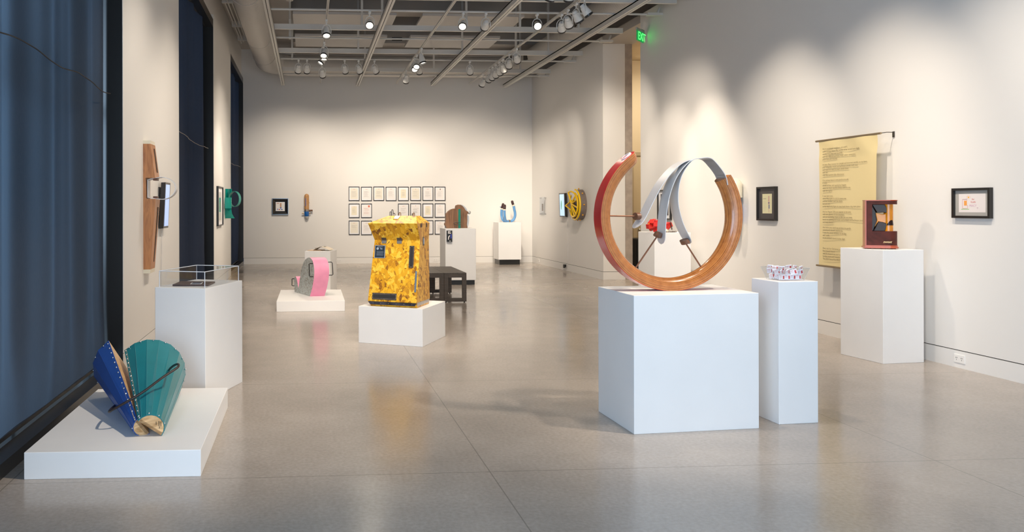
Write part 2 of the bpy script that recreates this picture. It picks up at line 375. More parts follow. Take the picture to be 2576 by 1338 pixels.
b = B(); b.box((XR - .001, -3.3, 0), (XR + .25, YN, .157)); b.box((XR - .001, YF - .001, 0), (6.42, YB, .157)); struct('baseboard_right', b, M_base)
b = B(); b.box((XR + .008, -3.3, .15), (XR + .24, YN - .01, .17)); b.box((XR + .008, YF + .008, .15), (6.41, YB, .17)); struct('trim_3', b, M_slot)
b = B(); b.box((6.42, YF + .02, 0), (6.60, YF + .5, 4.8)); struct('wall_column', b, M_conc)
b = B(); b.box((6.62, -3.3, ZT - .02), (6.8, YB, ZC)); b.box((6.2, YN, 4.80), (6.62, YF + .5, ZT)); b.box((XR + .25, -3.3, ZT - .05), (6.62, YN, ZT - .02)); b.box((XR, YN, 4.80), (6.2, YF + .02, ZT)); b.box((6.4, YF + .5, ZT - .04), (6.8, YB, ZT - .02))
struct('wall_right_upper', b, M_soff)
b = B(); b.box((-5.5, 7.6, -.2), (-2.09, 7.8, 6.2)); struct('daylight_blocker', b, M_conc)  # unseen slab added to keep the first window's daylight off the other curtains
# unseen wall behind the camera, its opening added for the cool fill
b = B(); b.box((-2.1, -3.3, 0), (-1.5, -3.1, ZC)); b.box((4.8, -3.3, 0), (6.8, -3.1, ZC)); b.box((-1.5, -3.3, 4.2), (4.8, -3.1, ZC))
struct('wall_front', b, M_wall)
# ceiling: soffits and beams
b = B(); b.box((XL - .04, 6, 5.62), (-.35, YB, ZC)); b.box((-.35, 19.0, 5.5), (6.6, YB, ZC)); struct('ceiling_soffit', b, mat('soffit_grey', (.46, .44, .42), .75))
for i, yy in enumerate((7.4, 11.3, 14.75, 16.95)):
    b = B(); b.box((-.35, yy, 5.75), (6.62, yy + .42, ZC)); struct('ceiling_beam', b, M_soff)
b = B(); b.box((2.05, 18.99, 5.56), (2.3, 19.0, 5.64)); o = b.build('air_slot', M_slot); tag(o, 'small black slot vent in the soffit face above the far wall', 'vent')
# hallway behind the opening
b = B(); b.box((6.6, 17.6, 0), (9.1, 17.8, 5)); b.box((9.0, 13.0, 0), (9.2, 17.6, 5)); b.box((6.23, 13.3, 0), (9.1, 13.5, 5)); b.box((6.58, 16.0, 0), (6.62, 17.6, 5)); struct('wall_hallway', b, M_hall)
b = B(); b.box((6.24, 13.5, 4.86), (9.0, 17.6, 4.95)); struct('ceiling_hallway', b, mat('hall_ceiling', (.5, .43, .33), .8))
b = B(); b.box((7.5, 17.585, .0), (8.45, 17.6, 2.66))
d1 = struct('door_1', b, M_door)
b = B(); b.box((7.42, 17.56, 0), (7.5, 17.6, 2.74)); b.box((8.45, 17.56, 0), (8.53, 17.6, 2.74)); b.box((7.42, 17.56, 2.66), (8.53, 17.6, 2.74)); b.build('door_frame', mat('door_frame_paint', (.36, .29, .2), .5), d1)
b = B(); b.cyl((7.62, 17.58, .95), (7.62, 17.53, .95), .018); b.sphere((7.62, 17.52, .95), .035); b.build('door_knob', M_steel, d1, True)
b = B(); b.cyl((7.72, 17.0, 4.80), (7.72, 17.0, 4.86), .13, n=20); o = b.build('ceiling_light', mat('hall_lamp_glow', (1, .9, .7), .4, emit=6)); tag(o, 'small round glowing ceiling light in the hallway behind the opening', 'ceiling light')
b = B()
for k in range(11):
    x0 = 6.98 + k * .05; b.cyl((x0, 16.62 + .015 * (k % 2), 0), (x0, 16.62 + .015 * (k % 2), .76), .03, n=8)
b.box((6.97, 16.62, .0), (7.5, 17.2, .78)); o = b.build('draped_table', M_blk_bin, None, 60); tag(o, 'black pleated cloth-draped table in the hallway by the door', 'table')

# windows
LBL = ['window_1', 'window_2', 'window_3']
for i, (a, c) in enumerate(WIN):
    b = B(); e = c - (.02 if i == 2 else 0)
    b.box((XL - .22, a, 4.72), (XL - .004, e, 4.86)); b.box((XL - .4, a, 0), (XL - .16, e, .012))
    b.box((XL - .12, a, 0), (XL - .004, e, .085))
    b.box((XL - .34, a, .0), (XL - .004, a + .008, 4.8)); b.box((XL - .34, e - .008, .0), (XL - .004, e, 4.8))
    b.box((XL - .36, a, 0), (XL - .30, a + .07, 4.8)); b.box((XL - .36, e - .03, 0), (XL - .30, e, 4.8))
    b.box((XL - .36, (a + c) / 2 - .03, 0), (XL - .30, (a + c) / 2 + .03, 4.8)); b.box((XL - .36, a, 2.4), (XL - .30, e, 2.46))
    struct(LBL[i], b, M_bronze)
    # curtain with folds, seam and hem bar
    rr = random.Random(11 + i)
    lab = ['wide blue-lit dark cloth curtain over the nearest window', 'charcoal cloth curtain over the middle window with blue light streaks', 'dark cloth curtain over the far window by the corner'][i]
    t = thing('curtain', lab, 'curtain', (XL - .15, (a + c) / 2, 0), 'curtains over the left wall windows')
    ny, nz = 190, 30; y0, y1 = a + .02, e - .06; z0, z1 = .115, 4.74
    ph = [(rr.uniform(0, 6.28), rr.uniform(.7, 1.3)) for _ in range(6)]
    def dx(y, z, ph=ph, i=i):
        s = 0; q = (z - z0) / (z1 - z0)
        for k, (p, am) in enumerate(ph):
            fr = (6.5, 9.7, 14.2, 3.3, 21., 28.)[k]; s += am * math.sin(fr * y + p + (.6 * q if k % 2 else -.5 * q)) * (.4, .3, .17, .35, .07, .04)[k]
        return .048 * s * (.12 + .88 * min(1, q / .12))
    vs = []; fs = []
    for iz in range(nz + 1):
        for iy in range(ny + 1):
            yy = y0 + (y1 - y0) * iy / ny; zz = z0 + (z1 - z0) * iz / nz
            vs.append((XL - .145 + dx(yy, zz), yy, zz))
    for iz in range(nz):
        for iy in range(ny):
            p = iz * (ny + 1) + iy; fs.append((p, p + 1, p + ny + 2, p + ny + 1))
    b = B(); b.add(vs, fs); b.build('cloth', M_curt, t, 180)
    b = B(); b.tube([(XL - .075 + .25 * dx(y0 + (y1 - y0) * k / 120, 2.52), y0 + (y1 - y0) * k / 120, 2.52 + .02 * math.sin(k * (.055 if i else .16) + i)) for k in range(3, 119)], .0045, 5)
    b.build('seam_cord', mat('cord_light', (.3, .28, .26), .6) if i else mat('cord_dark', (.03, .025, .022), .6), t)
    b = B(); b.box((XL - .155, y0, .10), (XL - .135, y1, .125)); b.build('hem_bar', M_bronze, t)
    b = B(); b.cyl((XL - .15, y0, 4.75), (XL - .15, y1, 4.75), .035, n=12); b.build('roller', M_dsteel, t)

# wall sockets
def socket(c, ax, label):
    b = B(); c = V(c); s = V(ax); n = V((s.y, -s.x, 0))
    T = frameT(c, s, (0, 0, 1))
    t = thing('wall_socket', label, 'wall socket', c)
    b.box((-.06, -.038, -.004), (.06, .038, .006), T); b.build('cover_plate', M_tile, t, bevel=.002)
    for q in (-.028, .028):
        b = B()
        for (u, v) in ((-.006, .008), (.006, .008), (0, -.01)): b.box((q + u - .0015, v - .005, .0055), (q + u + .0015, v + .005, .0072), T)
        b.build('outlet', M_slot, t)
socket((XR - .002, 6.80, .085), (0, -1, 0), 'white double wall socket in the right baseboard near the far right pedestal')
socket((XR - .002, 19.95, .085), (0, -1, 0), 'white wall socket low on the far right wall near the corner')
socket((.80, YB - .002, .08), (1, 0, 0), 'white wall socket in the back baseboard beside the newspaper pedestal')
socket((3.37, YB - .002, .08), (1, 0, 0), 'white wall socket in the back baseboard behind the yellow cabinet')

# ================================================================== CEILING GRID
g = thing('lighting_grid', 'white painted steel lighting grid hung below the ceiling', 'lighting grid', (2.2, 11, 4.65))
GX = (-.643, 1.281, 3.209, 5.165); TX = (.31, 2.245, 4.13); GY = (5.4, 7.6, 9.8, 12.03, 14.16, 16.3, 18.5); RY = (6.5, 8.7, 10.9, 12.85, 15.0, 17.13, 19.1)
for i, x in enumerate(GX):
    b = B(); y1 = (20.15, 20.19, 20.03, 20.26)[i]
    b.box((x - .042, 3, 4.62), (x - .006, y1, 4.71)); b.box((x + .006, 3, 4.62), (x + .042, y1, 4.71)); b.box((x - .042, 3, 4.69), (x + .042, y1, 4.71))
    mb = b.build('main_beam', M_grid, g)
    b = B(); b.box((x - .006, 3, 4.64), (x + .006, y1, 4.66)); b.build('slot', M_slot, mb)
for i, x in enumerate(TX):
    b = B(); b.box((x - .018, 3, 4.63), (x + .018, 19.8, 4.665)); tr = b.build('light_track', M_grid, g)
    b = B(); b.box((x - .004, 3, 4.628), (x + .004, 19.8, 4.632)); b.build('slot', M_dsteel, tr)
for yy in GY:
    b = B(); x1 = 5.84
    b.box((-.643, yy - .022, 4.71), (x1, yy + .022, 4.80)); b.box((-.643, yy - .03, 4.795), (x1, yy + .03, 4.802)); b.box((-.643, yy - .03, 4.708), (x1, yy + .03, 4.715))
    b.build('cross_bar', M_grid, g)
for yy in RY:
    b = B(); b.cyl((-.643, yy, 4.74), (5.74, yy, 4.74), .018, n=8); b.build('rod', M_grid, g)
    b = B(); b.box((5.72, yy - .05, 4.72), (XR, yy + .05, 4.76)); b.cyl((5.9, yy, 4.75), (5.95, yy, 4.86), .02, n=8); b.build('wall_clamp', M_grid, g)
for (x, y) in ((-.35, 15.2), (-.35, 17.3), (1.05, 16.3), (1.35, 14.16), (1.35, 18.5), (3.25, 16.3), (3.0, 18.5), (3.9, 14.16), (4.4, 16.3), (2.9, 14.16), (.98, 14.16), (5.0, 12.03), (5.0, 14.16), (5.1, 16.3), (5.1, 18.5), (3.2, 12.03)):
    b = B(); b.box((x - .02, y - .02, 4.75), (x + .02, y + .02, 5.9)); b.build('hanger', M_grid, g)

# ducts (one U-shaped run)
t = thing('air_duct', 'large round off-white spiral duct looping round the ceiling edge', 'duct', (-1.02, 12, 5.08))
path = [(-1.02, 4 + .5 * k, 5.07) for k in range(30)]
for k in range(9):
    a = PI - k * PI / 16; path.append((-.22 + .8 * math.cos(a), 19.0 + .8 * math.sin(a), 5.07))
b = B(); b.tube(path, .265, 28, False)
m_sp = mat('spiral_duct', (.62, .6, .57), .45); nt = m_sp.node_tree
tc = nt.nodes.new('ShaderNodeTexCoord'); wv = nt.nodes.new('ShaderNodeTexWave'); wv.bands_direction = 'Y'; wv.inputs['Scale'].default_value = 4.5
nt.links.new(tc.outputs['Object'], wv.inputs[0]); bp = nt.nodes.new('ShaderNodeBump'); bp.inputs['Strength'].default_value = .25; bp.inputs['Distance'].default_value = .02
nt.links.new(wv.outputs[1], bp.inputs['Height']); nt.links.new(bp.outputs[0], bs(m_sp).inputs['Normal'])
b.build('left_run', m_sp, t, 80)
b = B(); b.tube([(-.22, 19.8, 5.07), (4.75, 19.8, 5.07)], .265, 28, False); b.build('back_run', M_duct, t, 80)
path = []
for k in range(9):
    a = PI / 2 - k * PI / 16; path.append((4.75 + .7 * math.cos(a), 19.1 + .7 * math.sin(a), 5.07))
path += [(5.45, 18.6 - .5 * k, 5.07) for k in range(30)]
b = B(); b.tube(path, .265, 28, False); b.build('right_run', m_sp, t, 80)
for yy in (9.3, 12.9, 16.4, 18.3):
    b = B(); n = 28
    b.tube([(-1.02, yy, 5.07), (-1.02, yy + .025, 5.07)], .272, 28); b.build('joint_band', M_duct, t, 50)
for (yy, xx) in ((14.6, 5.2), (18.2, 5.2)):
    b = B(); b.box((xx - .02, yy, 4.98), (xx + .01, yy + .3, 5.14)); b.build('grille', M_dsteel, t)
# conduits on the upper left
t = thing('conduit_bundle', 'bundle of thin white conduits beside the left duct', 'pipes', (-1.5, 12, 5.45))
for k in range(5):
    x = -1.62 + .07 * k; b = B(); b.cyl((x, 6, 5.5 - .03 * (k % 2)), (x, 19.2 - .3 * k, 5.5 - .03 * (k % 2)), .018, n=8); b.build('conduit', M_grid, t, True)
for yy in (12.3, 13.6, 15.2, 17.2, 18.6):
    b = B(); b.box((-1.66, yy, 5.44), (-1.3, yy + .06, 5.56)); b.build('bracket', M_grid, t)
b = B(); b.box((-1.66, 13.0, 5.40), (-1.50, 13.25, 5.55)); b.build('junction_box', M_grid, t)
b = B(); b.box((-1.66, 14.4, 5.40), (-1.46, 14.6, 5.55)); b.build('junction_box', M_grid, t)
# acoustic panels
for (x0, x1, y0, y1, lab) in ((-.3, 1.76, 15.42, 16.62, 'white flat acoustic ceiling panel, left one of the nearer pair'), (2.28, 4.34, 15.42, 16.55, 'white flat acoustic ceiling panel, right one of the nearer pair'),
                        (-.29, 1.77, 17.4, 18.56, 'white flat acoustic ceiling panel, left one of the pair nearest the back wall'), (2.3, 4.34, 17.4, 18.53, 'white flat acoustic ceiling panel, right one of the pair nearest the back wall'),
                        (-.3, 1.76, 12.6, 13.75, 'white acoustic ceiling panel cut by the top of the view, on the left'), (2.28, 4.34, 12.6, 13.75, 'white acoustic ceiling panel cut by the top of the view, on the right')):
    b = B(); b.box((x0, y0, 5.3), (x1, y1, 5.35)); o = b.build('acoustic_panel', M_cloud); tag(o, lab, 'ceiling panel', 'acoustic panels above the lighting grid')
b = B(); b.cyl((-.35, 15.0, 5.1), (-.35, 15.0, 5.62), .012, n=8); b.cyl((-.35, 15.0, 5.45), (-.35, 15.0, 5.47), .07, n=16); o = b.build('ceiling_pendant_rod', M_grid); tag(o, 'thin white rod with a round plate by the left duct', 'rod')

# ------------------------------------------------------------------ track spotlights
def lamp_parts():
    root = bpy.data.objects.new('track_spotlight', None); COL.objects.link(root); root.empty_display_size = .1
    b = B(); b.box((-.02, -.045, -.035), (.02, .045, .0)); b.cyl((0, 0, -.035), (0, 0, -.075), .012, n=8); mt = b.build('track_adapter', M_lamp, root, bevel=.004)
    # head: aims along local -Z of the head part, pivot at origin
    b = B()
    for s in (-1, 1):
        b.tube([(0, 0, .10), (s * .045, 0, .085), (s * .072, 0, .04), (s * .076, 0, -.01), (s * .073, 0, -.05)], .007, 6)
    yk = b.build('yoke', M_lamp, root, True)
    def rev(pr, n=24): return [[V((r_ * math.cos(2 * PI * k / n), r_ * math.sin(2 * PI * k / n), z)) for k in range(n)] for r_, z in pr]
    b = B(); b.loft(rev([(.02, .075), (.034, .07), (.043, .03), (.050, .028), (.053, -.005), (.066, -.07), (.067, -.105), (.060, -.105), (.053, -.092)])); hd = b.build('lamp_head', M_lamp, root, 35)
    b = B(); b.loft(rev([(.060, -.100), (.0705, -.100), (.0705, -.126), (.060, -.126), (.060, -.1001)]), False); rm = b.build('rim', M_rim, root, 35)
    b = B(); b.cyl((0, 0, -.093), (0, 0, -.098), .048, n=24); ln = b.build('lens', M_lens, root)
    return root
P_LAMP = lamp_parts(); first = [True]
lens_off = None
def place_lamp(px, py, aim, lab, lit=True, power=0, deg=46, col=WARM, z=4.62, xyz=None, blend=.8):
    global lens_off
    p = atZ(px, py, 4.63)
    tx = min(TX, key=lambda q: abs(q - p.x))
    if abs(tx - p.x) < .17: p.x = tx; p.z = 4.63
    else:
        ry = min(RY, key=lambda q: abs(q - p.y)); p = atY(px, py, ry); p.z = 4.722
    if first[0]: r = P_LAMP; first[0] = False; kids = list(r.children)
    else:
        r = P_LAMP.copy(); COL.objects.link(r); kids = []
        for ch in P_LAMP.children:
            c = ch.copy(); COL.objects.link(c); c.parent = r; kids.append(c)
    r.location = p; tag(r, lab, 'spotlight', 'track spotlights on the ceiling grid')
    piv = p + V((0, 0, -.18)); d = (V(aim) - piv).normalized()
    q = d.to_track_quat('-Z', 'Y')
    for c in kids:
        nm = c.name.split('.')[0]
        if nm in ('yoke', 'lamp_head', 'rim', 'lens'):
            if nm == 'yoke':
                h = V((d.x, d.y, 0)); c.rotation_euler = (0, 0, math.atan2(-d.x, d.y) if h.length > .05 else 0)
            else: c.rotation_mode = 'QUATERNION'; c.rotation_quaternion = q
            c.location = (0, 0, -.18)
            if nm == 'lens' and not lit:
                if lens_off is None: lens_off = c.data.copy(); lens_off.materials[0] = M_lensoff
                c.data = lens_off
    if power: spot('spot', piv + d * .115, aim, power, deg, blend, col, .02)
    return r
CAMP = V((0, 2, 1.2))
K = 1.0
# near, lit ones
place_lamp(821, 50, (.3, 10.5, 0), 'lit spotlight highest on the left light track, pointing down to camera', True)
place_lamp(930, 38, (.6, 8.7, 1.2), 'lit spotlight hanging left of the second beam, near the top', True, 120, 28)
place_lamp(794, 106, (-.3, 11.9, .4), 'lit spotlight left of the pair on the left track', True, 120, 40)
place_lamp(816, 112, (.2, 14.2, .5), 'lit spotlight right of the pair on the left track', True, 90, 40)
place_lamp(811, 125, (-1.69, 14.6, 1.5), 'glowing spotlight partly hidden behind the pair on the left track', True, 110, 50)
for (x, tx, lb) in ((751, -.75, 'leftmost'), (772.6, -.2, 'second from left'), (809.6, .9, 'third from left'), (867, 1.7, 'fourth from left'), (902, 2.6, 'fifth, by the second beam'), (942, 3.6, 'sixth, right of the second beam')):
    place_lamp(x, 161, (tx, YB, 1.65), 'white spotlight facing the back wall, ' + lb + ' in far row', False, 66, 74)
place_lamp(1057, 122, (3.0, 14.8, 1.3), 'lit spotlight, upper one of the cluster on the middle track', True, 100, 34)
place_lamp(1047, 138, (1.2, 12, 0), 'dim lit spotlight tucked left in the middle track cluster', True)
place_lamp(1037, 146, (1.8, 12.2, .4), 'bright spotlight, lower left of the middle track cluster', True, 60)
place_lamp(1054, 160, (3.4, YB, 1.6), 'unlit white spotlight below the middle cluster facing the back wall', False, 60, 72)
place_lamp(1018, 176, (2.4, YB, 1.5), 'white spotlight lowest on the middle track near the back wall', False, 50, 72)
place_lamp(1165, 45, (1.2, 8.6, 1.0), 'lit spotlight facing camera between the third beam and middle track', True, 80, 24)
place_lamp(1222, 46, (3.2, 20, 2), 'white spotlight touching the third beam, turned away', False)
place_lamp(1351, 48, (2.6, 6.0, 1.0), 'lit spotlight at the left of the right track group, facing camera', True)
place_lamp(1411, 36, (XR, 17.0, 1.6), 'left one of two touching spotlights near the top of the right track', False, 150, 60)
place_lamp(1424, 24, (XR, 14.8, 2.2), 'right one of two touching spotlights near the top of the right track', False, 110, 60)
place_lamp(1448, 8, (XR, 12.7, 1.7), 'lit spotlight behind the topmost right one', True, 90, 50)
place_lamp(1464, -8, (XR, 11.2, 1.7), 'topmost large white spotlight on the right track', False, 110, 50)
place_lamp(1182, 163, (4.6, YB, 1.6), 'white spotlight alone left of the right track in the far row', False, 66, 74)
place_lamp(1296, 122, (XR, 18.6, 1.9), 'white spotlight, rightmost of the far right track row', False, 90, 50)
place_lamp(1276, 136, (5.1, 20.0, 1.2), 'bright lit spotlight in the far right track row', True, 90, 50)
place_lamp(1264, 148, (XR, 19.5, 1.6), 'white spotlight just left of the bright one on the right track', False)
place_lamp(1256, 155, (XR, 19.9, 1.6), 'white spotlight second left of the bright one on the right track', False, 60, 56)
place_lamp(1243, 162, (5.4, YB, 1.6), 'white spotlight mid-way along the far right track cluster', False, 60, 56)
place_lamp(1228, 168, (4.6, YB, 1.6), 'white spotlight right of the lowest right track cluster', False)
place_lamp(1219, 174, (4.2, YB, 1.8), 'white spotlight in the middle of the lowest right track cluster', False)
place_lamp(1213, 186, (3.6, YB, 1.9), 'spotlight at the far end of the right track, tilted to the left', False)
place_lamp(1389, -16, (2.6, 14, 0), 'spotlight with only its black rim showing at the top, left one', False)
place_lamp(1433, -14, (4, 14, 0), 'spotlight with only its black rim showing at the top, right one', False)
# spots without fixtures, added along the grid to brighten works, walls and floor
NEAR = [((.31, 7.4, 4.5), (-1.69, 8.2, 1.2), 120, 85), ((.31, 9.6, 4.5), (-1.69, 9.8, 1.2), 110, 85), ((1.28, 14.9, 4.5), (-1.69, 15.4, 1.6), 200, 75),
        ((.31, 4.8, 4.5), (.9, 8.5, .9), 260, 32), ((-.64, 9.3, 4.5), (-.1, 12.0, .4), 130, 34), ((2.24, 5.4, 4.5), (1.0, 8.5, .8), 150, 34), ((.31, 7.8, 4.5), (.05, 11.8, .4), 300, 34), ((1.28, 10.4, 4.5), (.25, 14.0, .6), 130, 34), ((2.24, 11.2, 4.5), (2.9, 14.9, .9), 230, 34), ((4.13, 16.0, 4.5), (5.1, 19.8, .9), 130, 36), ((4.13, 7.8, 4.5), (5.4, 11.4, .8), 130, 34),
        ((1.28, 7.0, 4.5), (1.6, 9.5, 0), 110, 100), ((3.2, 8.5, 4.5), (3.3, 11.5, 0), 130, 100), ((1.28, 12.0, 4.5), (1.5, 16, 0), 130, 100), ((3.2, 4.5, 4.5), (3.0, 6, 0), 80, 100), ((4.13, 10.5, 4.5), (XR, 12.6, 1.5), 140, 70), ((2.24, 3.2, 4.5), (-1.0, 5.1, .2), 380, 36), ((.31, 3.4, 4.5), (-.8, 6.5, .6), 150, 40),
        ((4.13, 4.0, 4.5), (2.3, 5.3, 1.1), 190, 46), ((4.13, 8.6, 4.5), (XR, 9.8, 1.3), 170, 66), ((4.13, 6.9, 4.5), (XR, 8.1, 1.3), 170, 66), ((4.13, 5.3, 4.5), (XR, 6.6, 1.3), 160, 66), ((4.13, 3.6, 4.5), (XR, 5.0, 1.3), 120, 66),
        ((2.24, 5.2, 4.5), (2.9, 5.2, .9), 110, 46), ((2.24, 8.8, 4.5), (5.4, 11.5, 1.1), 110, 46), ((2.24, 8.0, 4.5), (5.6, 7.3, 1.2), 90, 36), ((2.24, 10.3, 4.5), (2.2, 7, 0), 60, 70), ((2.24, 6.2, 4.5), (2.0, 3, 0), 40, 80)]
for p, tgt, e, dg_ in NEAR: spot('fill_spot', p, tgt, e, dg_, 1., WARM, .07)

# EXIT sign
A = V((5.663, 13.1, 0)); C_ = V((5.90, 13.36, 0)); ex = (C_ - A).normalized(); wd = (C_ - A).length
T = frameT(A + V((0, 0, 4.36)), ex, (0, 0, 1))
t = thing('exit_sign', 'green lit EXIT sign on the edge of the right wall', 'exit sign', A + V((0, 0, 4.36)))
b = B(); b.box((-.01, .18, -.025), (wd + .02, .22, .0), T); b.build('housing', mat('sign_housing', (.35, .34, .33), .4), t)
b = B(); b.box((0, 0, -.014), (wd, .185, -.006), T); b.build('panel', mat('sign_panel_green', (.0, .12, .03), .4, emit=.10, ecol=(.0, .9, .2)), t)
text_mesh('lettering', 'EXIT', .2, frameT(A + V((0, 0, 4.385)) + ex * .045 - V((ex.y, -ex.x, 0)) * -.001, ex, (0, 0, 1)), mat('sign_green', (.05, 1, .25), .4, emit=.9, ecol=(.1, 1, .15)), t, space=.92)
b = B(); b.box((wd - .06, .12, -.07), (wd + .07, .24, -.02), T); b.build('mount', M_blk, t)

# ================================================================== PEDESTALS
def pedestal(c4, z0, z1, lab, base=None, name='pedestal'):
    """c4: four floor corners going round"""
    ctr = sum((V((p[0], p[1], 0)) for p in c4), V((0, 0, 0))) / 4
    t = thing(name, lab, 'pedestal', ctr)
    b = B(); b.prism([(p[0], p[1], z0) for p in c4], (0, 0, z1 - z0)); b.build('body', M_ped, t, bevel=.003)
    if base:
        b = B(); q = [ctr + (V((p[0], p[1], 0)) - ctr) * base for p in c4]; b.prism([(p.x, p.y, 0) for p in q], (0, 0, z0)); b.build('recessed_base', M_blk, t)
    return t
def rect(near, left, right): n, l, r = V(near), V(left), V(right); return [n, r, l + r - n, l]
pedestal([(-1.568, 4.413), (-.601, 4.393), (-.605, 5.885), (-1.563, 5.915)], 0, .149, 'wide low white plinth under the blue and teal sculpture', name='plinth')
pedestal(rect((-.795, 6.079), (-1.205, 6.226), (-.567, 6.735)), 0, .871, 'tall white pedestal carrying the clear display case on the left')
pedestal([(-.458, 11.205), (.519, 11.195), (.526, 12.715), (-.451, 12.73)], 0, .15, 'low white plinth under the pink and grey sculpture', name='plinth')
t = pedestal(rect((.383, 13.707), (-.067, 13.77), (.512, 14.2)), 0, .717, 'small white pedestal carrying the open newspaper')
pedestal(rect((1.212, 8.258), (.549, 8.588), (1.578, 8.947)), 0, .404, 'low white block pedestal under the yellow cabinet')
pedestal([(2.607, 14.75), (3.197, 14.75), (3.197, 15.37), (2.607, 15.37)], .09, 1.075, 'white pedestal with black base under the brown wooden sculpture', .93)
pedestal(rect((2.129, 4.989), (2.11, 5.57), (3.024, 5.063)), 0, .912, 'large white block pedestal under the big wooden ring')
pedestal(rect((3.212, 5.141), (3.195, 5.44), (3.509, 5.165)), 0, .977, 'narrow white pedestal carrying the basket of packets')
pedestal(rect((5.415, 7.028), (5.355, 7.535), (5.86, 7.074)), 0, 1.075, 'white pedestal under the dark red wooden sculpture by the banner')
pa = atY(1254, 560, 19.72); pb = atY(1311, 560, 19.72)
pedestal([(pa.x, 19.72), (pb.x, 19.72), (pb.x, 20.28), (pa.x, 20.28)], .13, 1.085, 'white pedestal with black base in the far right corner under the blue horseshoe', .9)
pedestal([(5.14, 11.3), (5.70, 11.3), (5.70, 11.87), (5.14, 11.87)], 0, 1.10, 'white pedestal by the right wall seen through the big ring')

# ================================================================== BIG RING
YR = 5.30; Rr = .515
Cc = atY(1681, 546, YR); C0 = V((Cc.x, YR, .912 + Rr + .001))
phi = .045; E1 = V((math.cos(phi), math.sin(phi), 0)); EN = V((math.sin(phi), -math.cos(phi), 0))   # EN towards the camera
t = thing('ring_sculpture', 'big open ring sculpture of layered wood with red outer band', 'sculpture', C0)
t.rotation_euler = (0, 0, 0)
def RP(px, py): p = atP(px, py, C0, EN) - C0; return p.dot(E1), p.z
def W(x, z, n=0.): return C0 + E1 * x + V((0, 0, z)) + EN * n
a0, a1 = math.radians(119), math.radians(360 + 34)
HW, TH = .062, .086
def section(a, k=1., kt=1.):
    pts = []
    c, s = math.cos(a), math.sin(a)
    outs = [(Rr, -HW * k), (Rr, HW * k)]
    for i in range(13):
        q = PI * i / 12; outs.append((Rr - .012 - (TH - .012) * kt * math.sin(q) ** .8, HW * k * math.cos(q)))
    return [W(c * r_, s * r_, n) for r_, n in outs]
loops = []
N = 110
for i in range(N + 1):
    a = a0 + (a1 - a0) * i / N; dg = math.degrees(a - a0); k = 1.; kt = 1.
    if dg < 9: k = max(.06, math.sqrt(1 - (1 - dg / 9) ** 2)); kt = .25 + .75 * k
    loops.append(section(a, k, kt))
b = B(); b.loft(loops); b.build('ring_body', M_ringw, t, 50)
b = B(); lp = []
for i in range(N + 1):
    a = a0 + .01 + (a1 - a0 - .02) * i / N; dg = math.degrees(a - a0); k = 1.
    if dg < 9: k = max(.05, math.sqrt(1 - (1 - dg / 9) ** 2))
    c, s = math.cos(a), math.sin(a); lp.append([W(c * (Rr + dr), s * (Rr + dr), n * HW * k * .94) for dr, n in ((.0, -1), (.0025, -1), (.0025, 1), (.0, 1))])
b.loft(lp); b.build('red_band', M_red, t, 50)
# small white swirl decal near the tip
b = B(); bp_ = []
for i in range(15):
    q = i / 14; aa = math.radians(127 + 4.2 * math.cos(q * 5.2) ); nn_ = .032 * math.sin(q * 5.2); bp_.append(W(math.cos(aa) * (Rr + .0035), math.sin(aa) * (Rr + .0035), nn_))
b.tube(bp_, [.003 + .006 * math.sin(PI * i / 14) for i in range(15)], 6); b.build('decal', M_tile, t)
# fins
def fin(pts, w0, n0, taper=.12, name='aluminium_strip'):
    P = [V((x, 0, z)) for x, z in pts]
    # catmull-rom
    out = []
    for i in range(len(P) - 1):
        p0 = P[max(0, i - 1)]; p1 = P[i]; p2 = P[i + 1]; p3 = P[min(len(P) - 1, i + 2)]
        for k in range(10):
            s = k / 10; out.append(.5 * ((2 * p1) + (p2 - p0) * s + (2 * p0 - 5 * p1 + 4 * p2 - p3) * s * s + (3 * p1 - p0 - 3 * p2 + p3) * s ** 3))
    out.append(P[-1]); L = [0]
    for i in range(1, len(out)): L.append(L[-1] + (out[i] - out[i - 1]).length)
    loops = []
    for i, p in enumerate(out):
        tg = (out[min(len(out) - 1, i + 1)] - out[max(0, i - 1)]).normalized(); nr = V((tg.z, 0, -tg.x)) * .002
        rem = (L[-1] - L[i]); k = 1. if rem > w0 / 2 else max(.03, math.sqrt(max(0, 1 - (1 - rem / (w0 / 2)) ** 2)))
        hw = w0 / 2 * k; sh = n0[0] + (n0[1] - n0[0]) * (L[i] / L[-1])
        loops.append([W(p.x + sg * nr.x, p.z + sg * nr.z, sh + q * hw) for sg, q in ((-1, -1), (1, -1), (1, 1), (-1, 1))])
    b = B(); b.loft(loops); return b.build(name, M_alu, t, 50)
st = [(math.cos(math.radians(q)) * (Rr - k), math.sin(math.radians(q)) * (Rr - k)) for q, k in ((28, .055), (36, .035), (46, .028), (55, .025))]
top = RP(1752, 399)
f1 = st + [top] + [RP(*q) for q in ((1705, 412), (1664, 453), (1636, 500), (1612, 548), (1592, 574))]
f2 = st + [top] + [RP(*q) for q in ((1722, 408), (1690, 446), (1670, 500), (1662, 560), (1660, 614))]
f3 = st + [top] + [RP(*q) for q in ((1730, 407), (1706, 445), (1698, 500), (1710, 558), (1738, 614))]
fin(f1, .116, (.0, .012)); fin(f2, .116, (.004, .02)); fin(f3, .116, (-.004, -.02))
